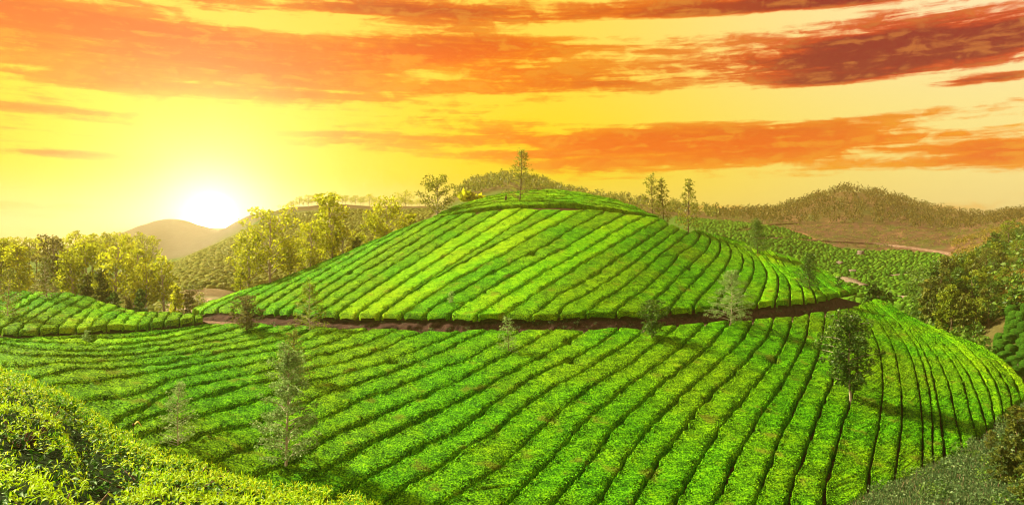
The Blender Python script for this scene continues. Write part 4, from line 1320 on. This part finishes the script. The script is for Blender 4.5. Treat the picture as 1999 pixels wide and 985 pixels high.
valley_path([(1470, 466), (1560, 468), (1617, 472), (1701, 478), (1769, 484), (1836, 491), (1890, 498)], 3.0, M_TRACK)
valley_path([(1690, 584), (1725, 580), (1790, 582), (1830, 583)], 2.2, M_PATH)
valley_path([(1738, 539), (1775, 535), (1815, 531)], 2.2, M_PATH)
valley_path([(1640, 543), (1662, 552), (1688, 560)], 4.5, M_PATH)
valley_path([(1390, 452), (1450, 450), (1500, 440), (1560, 436)], 1.6, M_SOIL)
valley_path([(1400, 461), (1470, 464), (1560, 468)], 1.6, M_SOIL)
fr = field((1320, 1900), (120, 330), 1.65)
edge = np.interp(fr[:, 0], [1300, 1450, 1550, 1640, 1750, 1830, 1900], [342, 326, 297, 259, 264, 246, 196])
rd1 = np.abs(fr[:, 1] - np.interp(fr[:, 0], [1600, 1680, 1730], [166, 160, 172]))
ok = (fr[:, 1] < edge) 
for ln in ([(1380, 255), (1560, 238), (1700, 225)], [(1400, 300), (1560, 270), (1640, 250)], [(1500, 215), (1640, 205), (1800, 195)]):
    l = np.array(ln, float)
    ok &= ~((np.abs(fr[:, 1] - np.interp(fr[:, 0], l[:, 0], l[:, 1])) < 1.3) & (fr[:, 0] > l[0, 0]) & (fr[:, 0] < l[-1, 0]))
fr = fr[ok]
P3 = terr(fr[:, 0], fr[:, 1])
ok = np.ones(len(fr), bool)
for c_, w_ in VP:
    ok &= np.min(np.linalg.norm(P3[:, None, :2] - c_[None], axis=2), axis=1) > w_
fr = fr[ok]
P3 = terr(fr[:, 0], fr[:, 1]); P3[:, 2] -= 0.05
pyv = CY - P3[:, 2] / P3[:, 1] * F
vis = pyv < hill_sky(fr[:, 0]) + 2
order = np.argsort(np.where(vis, fr[:, 1], 1e9))
ind = order[:300]; rest = np.setdiff1d(np.where(vis)[0], ind)
domes = [dome(s) for s in range(5)]
for i in ind:
    o = link('tea_bush', domes[rng.integers(5)])
    o.location = P3[i]; o.rotation_euler = (0, 0, rng.uniform(0, 6.28)); s_ = rng.uniform(1.2, 1.7); o.scale = (s_ * rng.uniform(0.8, 1.5), s_ * rng.uniform(0.7, 1.1), rng.uniform(0.6, 1.15))
    tag(o, 'small rounded tea bush in the patchwork field across the right valley', 'tea bush', 'tea bushes of the field across the right valley')
many('tea_field', domes[1], P3[rest], rng.uniform(0.7, 1.1, len(rest)), rng.uniform(1.2, 1.7, len(rest)), M_FARBUSH, 'tea bushes covering the far side of the right valley', True)
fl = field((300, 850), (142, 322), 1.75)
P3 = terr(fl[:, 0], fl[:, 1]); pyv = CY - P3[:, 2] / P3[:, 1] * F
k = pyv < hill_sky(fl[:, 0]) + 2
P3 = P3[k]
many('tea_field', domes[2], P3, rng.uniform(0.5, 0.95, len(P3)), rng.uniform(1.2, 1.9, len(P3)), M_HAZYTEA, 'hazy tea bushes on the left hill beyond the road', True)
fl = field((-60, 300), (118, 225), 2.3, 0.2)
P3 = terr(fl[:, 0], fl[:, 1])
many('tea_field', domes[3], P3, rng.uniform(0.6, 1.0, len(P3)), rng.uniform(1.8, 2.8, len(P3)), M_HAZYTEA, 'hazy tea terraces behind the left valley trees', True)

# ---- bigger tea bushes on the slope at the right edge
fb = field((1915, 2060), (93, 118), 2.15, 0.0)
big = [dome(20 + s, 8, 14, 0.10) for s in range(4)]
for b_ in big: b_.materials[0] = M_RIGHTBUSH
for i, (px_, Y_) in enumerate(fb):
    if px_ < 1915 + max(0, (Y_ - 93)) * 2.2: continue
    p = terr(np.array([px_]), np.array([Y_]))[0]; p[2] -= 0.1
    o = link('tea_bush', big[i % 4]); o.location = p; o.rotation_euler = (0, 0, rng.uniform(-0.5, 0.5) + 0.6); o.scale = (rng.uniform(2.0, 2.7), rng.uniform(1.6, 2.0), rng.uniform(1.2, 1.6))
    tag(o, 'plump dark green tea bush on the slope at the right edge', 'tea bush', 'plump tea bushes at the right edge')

# ---- dark boulders in the right-hand field
def rock(px, py, Y, w, h, label):
    r = np.random.default_rng(int(px))
    d = dome(int(px), 6, 9, 0.22); d.materials[0] = M_ROCK
    p = terr(np.array([px]), np.array([Y]))[0]
    o = link('boulder', d); o.location = (p[0], p[1], p[2] - 0.2); o.scale = (w, w * 0.8, h); o.rotation_euler = (0.1, 0.05, r.uniform(0, 6))
    tag(o, label, 'boulder')


def Y_at(px, py, Ys=np.arange(135, 330, 0.5)):
    return float(Ys[np.argmin(np.abs(terr_py(px, Ys) - py))])


rock(1681, 500, Y_at(1681, 500), 3.0, 2.0, 'highest and largest dark boulder in the right valley tea field')
rock(1640, 517, Y_at(1640, 517), 2.6, 1.4, 'low dark boulder left of the largest one in the valley field')
rock(1664, 533, Y_at(1664, 533), 2.4, 1.3, 'lowest dark boulder in the valley tea field')

# ---- burnt stump on the hilltop
p = on_slope(cap_T, 987, 391)
e = empty('tree_stump', p)
v, f = tube([(0, 0, -0.05), (0.02, 0, 0.5), (0, 0.02, 1.0), (0.05, 0, 1.25), (0.09, 0.0, 1.42)], [0.24, 0.19, 0.18, 0.22, 0.12], 9)
link('trunk', mesh_np('trunk', v, f, M_STUMP), e)
v, f = tube([(0.05, 0, 1.3), (0.2, 0, 1.5), (0.34, 0.02, 1.52)], [0.08, 0.05, 0.02], 5)
link('branch', mesh_np('branch', v, f, M_STUMP), e)
tag(e, 'dark burnt tree stump on the hilltop, left of the tall tree', 'stump')

# ------------------------------------------------------------------ near bush slope, lower left
near_T = Tps([(0, 712, 12.0), (60, 733, 11.6), (130, 772, 11.0), (215, 820, 10.2), (300, 868, 9.4), (400, 905, 8.9), (480, 935, 8.5), (560, 955, 8.2), (720, 985, 7.8),
              (0, 985, 5.0), (200, 985, 5.2), (400, 985, 5.9), (600, 985, 6.9), (0, 850, 7.4), (200, 900, 6.9), (-120, 700, 12.5), (-120, 985, 5.0)], 1e-3)
sil = interp_poly([(-130, 690), (0, 712), (60, 733), (130, 772), (215, 820), (300, 868), (400, 905), (480, 935), (560, 955), (720, 985), (900, 1040)])
# canopy height over the plan, sampled densely from the surveyed surface and carried over the brow
sx, sy = np.meshgrid(np.arange(-130, 1000, 6.0), np.linspace(0, 1, 60), indexing='ij')
top = sil(sx); spy = top + (1110 - top) * sy
near_pts = near_T.pt(sx, spy)
# over the brow: continue 3 m beyond the silhouette, dropping away
brow = near_pts[:, 0]
ext = []
for dy, dz in ((0.5, -0.10), (1.2, -0.55), (2.2, -1.6), (3.4, -3.2)):
    q = brow.copy(); q[:, 1] += dy; q[:, 0] *= (1 + dy / 12); q[:, 2] += dz - dy * 0.19; ext.append(q)
near_all = np.concatenate([np.stack(ext[::-1], 1), near_pts], 1)
under = near_all.copy(); under[..., 2] -= 0.42
uf = grid_faces(*under.shape[:2])
tag(link('near_slope', mesh_np('near_slope', under.reshape(-1, 3), uf, M_UNDER)), kind='structure')

# bush centres (plan): a Voronoi split of the canopy into five plants
bush_px = [(40, 800), (330, 905), (90, 965), (350, 1000), (620, 1010)]
bush_lab = ['near yellow-green tea bush rising at the left edge up to the brow', 'near tea bush along the brow right of the dark cleft', 'near tea bush at the bottom left corner with dark leaves below',
            'near tea bush at the bottom edge under the dark cleft', 'near tea bush at the low right tip of the near slope']


def leaf_mesh(name, L, Wd, curl, mat, seed, n=4):
    """a pointed, folded, arching leaf growing along +Y from the origin"""
    vs, fs = [], []
    for i in range(n):
        t = i / (n - 1)
        w = Wd * (math.sin(math.pi * min(1, t * 0.92 + 0.06)) ** 0.8) * (1 - 0.25 * t)
        if i == n - 1: w = 0.001
        a = curl * t
        y = L * t * math.cos(a * 0.6); z = -L * math.sin(a * 0.5) * t * 0.8
        vs += [(-w / 2, y, z + w * 0.28), (0, y, z), (w / 2, y, z + w * 0.28)]
    for i in range(n - 1):
        a = i * 3
        fs += [(a, a + 1, a + 4, a + 3), (a + 1, a + 2, a + 5, a + 4)]
    return np.array(vs), np.array(fs)


YOUNG = [(0.068, 0.021, 1.2), (0.057, 0.018, 0.5), (0.077, 0.024, 1.9), (0.048, 0.013, -0.4)]
OLD = [(0.10, 0.040, 1.0), (0.12, 0.046, 1.6)]
young = [leaf_mesh('leaf', L, W_, c, M_NEAR, i) for i, (L, W_, c) in enumerate(YOUNG)]
old = [leaf_mesh('leaf', L, W_, c, M_OLD, i) for i, (L, W_, c) in enumerate(OLD)]
young_me = [mesh_np('leaf', v, f, M_NEAR) for v, f in young]
old_me = [mesh_np('leaf', v, f, M_OLD) for v, f in old]

# clefts between the plants, in plan
bc = near_T.pt(np.array([b[0] for b in bush_px], float), np.array([b[1] for b in bush_px], float))[:, :2]
cleft_px = np.vstack([resample([(140, 790), (165, 830), (188, 852), (205, 880), (212, 910), (190, 960)], 30), resample([(-20, 850), (40, 862), (95, 885), (140, 920)], 20)])
cleft = near_T.pt(cleft_px[:, 0], cleft_px[:, 1])
flat = near_all.reshape(-1, 3)


def sample_canopy(n):
    G = near_all
    nu, nv = G.shape[:2]
    a = G[:-1, :-1]; b = G[1:, :-1]; c = G[:-1, 1:]
    ar = np.linalg.norm(np.cross(b - a, c - a), axis=2).ravel()
    k = rng.choice(len(ar), n, p=ar / ar.sum())
    i, j = k // (nv - 1), k % (nv - 1)
    u, v = rng.uniform(size=n)[:, None], rng.uniform(size=n)[:, None]
    return G[i, j] * (1 - u) * (1 - v) + G[i + 1, j] * u * (1 - v) + G[i, j + 1] * (1 - u) * v + G[i + 1, j + 1] * u * v


def orient(az, tilt, roll, n):
    """rotation matrices taking +Y to a direction with azimuth az and elevation tilt"""
    ca, sa, ct, st, cr, sr = np.cos(az), np.sin(az), np.cos(tilt), np.sin(tilt), np.cos(roll), np.sin(roll)
    y = np.stack([sa * ct, ca * ct, st], 1)
    x0 = np.stack([ca, -sa, np.zeros(n)], 1)
    z0 = np.cross(x0, y)
    x = x0 * cr[:, None] + z0 * sr[:, None]; z = np.cross(x, y)
    return np.stack([x, y, z], 2)


NS = 12500
root = sample_canopy(NS)
fr_ = rng.uniform(size=NS)
dip = vnoise(root * np.array([1.1, 1.1, 0.0]), 61) * 0.09 + vnoise(root * np.array([3.0, 3.0, 0]), 62) * 0.07
root[:, 2] += dip - 0.03
dcl = np.min(np.linalg.norm(root[:, None, :2] - cleft[None, :, :2], axis=2), axis=1)
root[:, 2] -= 0.40 * np.clip(1.3 - dcl / 0.26, 0, 1)
root[:, 2] -= np.where((dcl < 0.16) & (rng.uniform(size=NS) < 0.85), 0.6, 0.0)
lf_pos, lf_rot, lf_kind, lf_scale = [], [], [], []
for q in range(4):
    az = rng.uniform(0, 6.28, NS)
    tilt = rng.uniform(0.1, 0.95, NS) if q < 3 else rng.uniform(0.6, 1.3, NS)
    lf_pos.append(root + np.stack([np.zeros(NS), np.zeros(NS), 0.015 * q + rng.uniform(-0.02, 0.02, NS)], 1))
    lf_rot.append(orient(az, tilt, rng.uniform(-0.5, 0.5, NS), NS))
    lf_kind.append(np.full(NS, q if q < 4 else 3)); lf_scale.append(rng.uniform(0.75, 1.25, NS))
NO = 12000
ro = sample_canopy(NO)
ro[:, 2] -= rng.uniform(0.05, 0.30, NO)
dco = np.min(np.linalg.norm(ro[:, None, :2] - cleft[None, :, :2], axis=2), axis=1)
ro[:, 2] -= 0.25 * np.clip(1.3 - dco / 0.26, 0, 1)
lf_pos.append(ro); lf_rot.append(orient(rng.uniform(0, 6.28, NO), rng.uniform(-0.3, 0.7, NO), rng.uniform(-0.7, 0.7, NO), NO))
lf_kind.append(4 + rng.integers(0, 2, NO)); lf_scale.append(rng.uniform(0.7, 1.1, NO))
lf_pos = np.vstack(lf_pos); lf_rot = np.vstack(lf_rot); lf_kind = np.concatenate(lf_kind); lf_scale = np.concatenate(lf_scale)
own = np.argmin(np.linalg.norm(lf_pos[:, None, :2] - bc[None], axis=2), axis=1)
dist = np.linalg.norm(lf_pos, axis=1)
vpx = CX + lf_pos[:, 0] / lf_pos[:, 1] * F; vpy = CY - lf_pos[:, 2] / lf_pos[:, 1] * F
seen = (vpx > 0) & (vpx < 1999) & (vpy < 985)
lib_c = [leaf_mesh('leaf', *a, None, 0, 3) for a in YOUNG + OLD]
lib_v = [v for v, f in lib_c]
lib_f = lib_c[0][1]
lib_me = young_me + old_me
for bi in range(5):
    cpos = near_T.pt(*[float(c) for c in bush_px[bi]])
    e = empty('tea_bush', (cpos[0], cpos[1], cpos[2] - 0.42))
    tag(e, bush_lab[bi], 'tea bush', 'near tea bushes at the lower left')
    off = np.array(e.location)
    mine = np.where(own == bi)[0]
    key = np.where(seen[mine] & (lf_kind[mine] < 4), dist[mine], 1e6)
    near_i = mine[np.argsort(key)[:300]]
    rest = np.setdiff1d(mine, near_i)
    for i in near_i:
        o = link('leaf', lib_me[lf_kind[i]], e)
        M = Matrix(lf_rot[i].tolist()).to_4x4()
        o.matrix_local = Matrix.Translation(Vector(lf_pos[i] - off)) @ M @ Matrix.Scale(float(lf_scale[i]), 4)
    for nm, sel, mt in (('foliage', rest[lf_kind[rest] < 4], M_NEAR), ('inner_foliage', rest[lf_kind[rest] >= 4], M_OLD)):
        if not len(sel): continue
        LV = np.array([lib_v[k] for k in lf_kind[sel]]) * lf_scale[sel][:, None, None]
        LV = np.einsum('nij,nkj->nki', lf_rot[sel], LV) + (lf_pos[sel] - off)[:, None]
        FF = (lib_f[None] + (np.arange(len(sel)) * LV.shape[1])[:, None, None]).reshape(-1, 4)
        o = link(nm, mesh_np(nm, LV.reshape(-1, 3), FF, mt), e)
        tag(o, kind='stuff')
    # woody frame under the leaves
    parts = []
    for k in range(14):
        a = rng.uniform(0, 6.28); rr = rng.uniform(0.2, 0.9)
        parts.append(tube([(0, 0, -0.1), (math.cos(a) * rr * 0.5, math.sin(a) * rr * 0.5, 0.1), (math.cos(a) * rr, math.sin(a) * rr, 0.28)], [0.02, 0.014, 0.006], 5))
    v, f = join(parts)
    link('stems', mesh_np('stems', v, f, M_BARK), e)

# ---- a withered yellow leaf and its dark bud standing up from the brow
p = near_T.pt(265.0, 836.0)
e = empty('withered_leaf', p)
vs, fs = [], []
for i in range(7):
    t = i / 6
    w = 0.045 * math.sin(math.pi * min(0.97, t * 0.8 + 0.2)) + 0.004
    z = 0.07 + 0.045 * math.sin(t * 2.4); x = -0.02 + 0.10 * t
    z = z - 0.06 * max(0, t - 0.5) * 2
    vs += [(x, -w / 2, z - 0.012), (x, 0, z), (x, w / 2, z - 0.016)]
for i in range(6):
    a = i * 3; fs += [(a, a + 1, a + 4, a + 3), (a + 1, a + 2, a + 5, a + 4)]
link('blade', mesh_np('blade', np.array(vs), np.array(fs), M_DRY), e)
v, f = tube([(-0.03, 0, 0.03), (-0.035, 0, 0.05), (-0.03, 0, 0.07), (-0.025, 0, 0.08)], [0.006, 0.016, 0.014, 0.003], 7)
link('bud', mesh_np('bud', v, f, M_STUMP), e)
v, f = tube([(-0.03, 0, -0.12), (-0.032, 0, -0.03), (-0.03, 0, 0.04)], [0.004, 0.004, 0.004], 5)
link('stalk', mesh_np('stalk', v, f, M_BARK), e)
tag(e, 'curled withered yellow leaf with a dark bud sticking up from the near brow', 'leaf')

# ------------------------------------------------------------------ rough bank at lower right
bank_T = Tps([(1640, 1000, 49), (1740, 945, 54), (1850, 895, 59.5), (1920, 850, 64), (1999, 795, 72), (1999, 985, 42), (1800, 985, 46), (2100, 985, 40), (2100, 800, 66), (2100, 740, 76)], 1e-3)
bx, by = np.meshgrid(np.arange(1560, 2260, 8.0), np.linspace(0, 1, 40), indexing='ij')
btop = np.interp(bx, [1560, 1640, 1740, 1850, 1920, 1999, 2100, 2260], [1030, 990, 938, 893, 850, 790, 735, 690])
bpy_ = btop + (1120 - btop) * by
bank = bank_T.pt(bx, bpy_)
bank[..., 2] -= 0.35
# near edge falls away, far edge dips into the ditch
bank_g = np.concatenate([(bank[:, :1] + np.array([-0.6, 1.2, -0.9])), bank], 1)
tag(link('grass_bank', mesh_np('grass_bank', bank_g.reshape(-1, 3), grid_faces(*bank_g.shape[:2]), M_TERRAIN, True, np.tile([[0.03, 0.05, 0.018]], (bank_g[..., 0].size, 1)))), kind='structure')
# ditch path along the foot of the rows
foot = np.array([p[-1] for p in lower_P[26:]]); foot[:, 2] -= HH + 0.1
G = np.array([foot + np.array([-0.8, 0.8, 0.15]), foot + np.array([0.5, -0.6, -0.15]), foot + np.array([2.0, -2.0, -0.25]), foot + np.array([4.0, -4.0, -0.6])])
tag(link('ditch_path', mesh_np('ditch_path', G.reshape(-1, 3), grid_faces(4, len(foot)), M_SOIL)), kind='structure')


def sample_grid(G, n):
    nu, nv = G.shape[:2]
    a = G[:-1, :-1]; b = G[1:, :-1]; c = G[:-1, 1:]
    ar = np.linalg.norm(np.cross(b - a, c - a), axis=2).ravel()
    k = rng.choice(len(ar), n, p=ar / ar.sum())
    i, j = k // (nv - 1), k % (nv - 1)
    u, v = rng.uniform(size=n)[:, None], rng.uniform(size=n)[:, None]
    return G[i, j] * (1 - u) * (1 - v) + G[i + 1, j] * u * (1 - v) + G[i, j + 1] * (1 - u) * v + G[i + 1, j + 1] * u * v


n = 85000
p = sample_grid(bank, n)
tuft = vnoise(p * np.array([0.5, 0.5, 0]), 71) + 0.7 * vnoise(p * np.array([1.6, 1.6, 0]), 72)
hgt = np.clip(0.42 + 0.26 * tuft, 0.12, 1) * rng.uniform(0.6, 1.3, n)
d = rand_unit(n) * 0.5; d[:, 2] = 1; d /= np.linalg.norm(d, axis=1)[:, None]
sd_ = rand_unit(n); sd_[:, 2] *= 0.2; sd_ /= np.linalg.norm(sd_, axis=1)[:, None]
wv = rng.uniform(0.025, 0.06, n)[:, None]
V = np.stack([p - sd_ * wv, p + sd_ * wv, p + d * hgt[:, None]], 1)
tag(link('long_grass', mesh_np('long_grass', V.reshape(-1, 3), np.arange(3 * n).reshape(-1, 3), M_GRASS, False)), 'rough grey-green grass with pinkish seed heads on the lower right bank', None, None, 'stuff')
for k, (px_, pyb, pyt, w, lab) in enumerate([(1985, 930, 790, 60, 'tallest olive feathery bush cut by the right picture edge'), (1935, 872, 838, 26, 'small olive bush on the crest of the grass bank'),
                                            (1955, 935, 868, 44, 'olive bush left of the tallest one on the grass bank'), (2010, 975, 880, 70, 'low olive bush at the lower right corner')]):
    q = bank_T.pt(float(px_), float(pyb)); q[2] -= 0.3
    plant_tree('shrub', q, (CY - pyt) / F * q[1] - q[2], w / F * q[1], 'shrub', 110 + k, 2200, M_OLIVE, M_BARK, lab, 'shrub')
for k, (px_, pyb, w, h_, lab) in enumerate([(1960, 868, 40, 1.2, 'green shrub at the head of the grass bank beside the rows'), (1905, 890, 36, 0.8, 'low green shrub on the ditch side of the grass bank'), (1990, 820, 40, 1.0, 'green shrub at the upper end of the grass bank')]):
    q = bank_T.pt(float(px_), float(pyb)); q[2] -= 0.3
    plant_tree('shrub', q, h_, w / F * q[1], 'shrub', 120 + k, 1200, M_DARKTREE, M_BARK, lab, 'shrub')
n = 520
p = sample_grid(bank, n)
many('scrub', low_crown(14, 80, 0.15), p - np.array([0, 0, 0.15]), rng.uniform(0.4, 1.3, n), rng.uniform(0.6, 1.5, n), M_SCRUB, 'rough grey-green scrub among the grass of the lower right bank')
n = 70
p = sample_grid(bank, n)
many('scrub', low_crown(16, 130, 0.11), p - np.array([0, 0, 0.2]), rng.uniform(0.9, 1.9, n), rng.uniform(1.0, 2.2, n), M_DARKTREE, 'darker shrubs scattered over the lower right bank')
# grass floor beyond the right-hand ridge
n = 6000
px = rng.uniform(1900, 2080, n); Y = rng.uniform(78, 97, n)
p = terr(px, Y)
d = rand_unit(n) * 0.4; d[:, 2] = 1
sd_ = rand_unit(n); sd_[:, 2] = 0
h_ = rng.uniform(0.2, 0.6, n)[:, None]
V = np.stack([p - sd_ * 0.06, p + d * h_ * 0.6 - sd_ * 0.05, p + d * h_, p + sd_ * 0.06], 1)
tag(link('long_grass', mesh_np('long_grass', V.reshape(-1, 3), np.arange(4 * n).reshape(-1, 4), M_GRASS, False)), 'rough grass on the flat beyond the right ridge', None, None, 'stuff')

# ------------------------------------------------------------------ haze in the air
HZ = (-2260, 2260, -2260, 2260, -72, 60)
vs = np.array([(x, y, z) for x in HZ[:2] for y in HZ[2:4] for z in HZ[4:]], float)
fs = np.array([(0, 1, 3, 2), (4, 6, 7, 5), (0, 4, 5, 1), (2, 3, 7, 6), (0, 2, 6, 4), (1, 5, 7, 3)])
mh = bpy.data.materials.new('haze'); mh.use_nodes = True
t = mh.node_tree
for q in list(t.nodes): t.nodes.remove(q)
pv = t.nodes.new('ShaderNodeVolumePrincipled')
pv.inputs['Color'].default_value = (1.0, 0.91, 0.60, 1)
pv.inputs['Density'].default_value = 0.0006
pv.inputs['Anisotropy'].default_value = 0.9
ou = t.nodes.new('ShaderNodeOutputMaterial'); t.links.new(pv.outputs[0], ou.inputs['Volume'])
tag(link('haze', mesh_np('haze', vs, fs, mh, False)), 'warm morning haze', None, None, 'stuff')
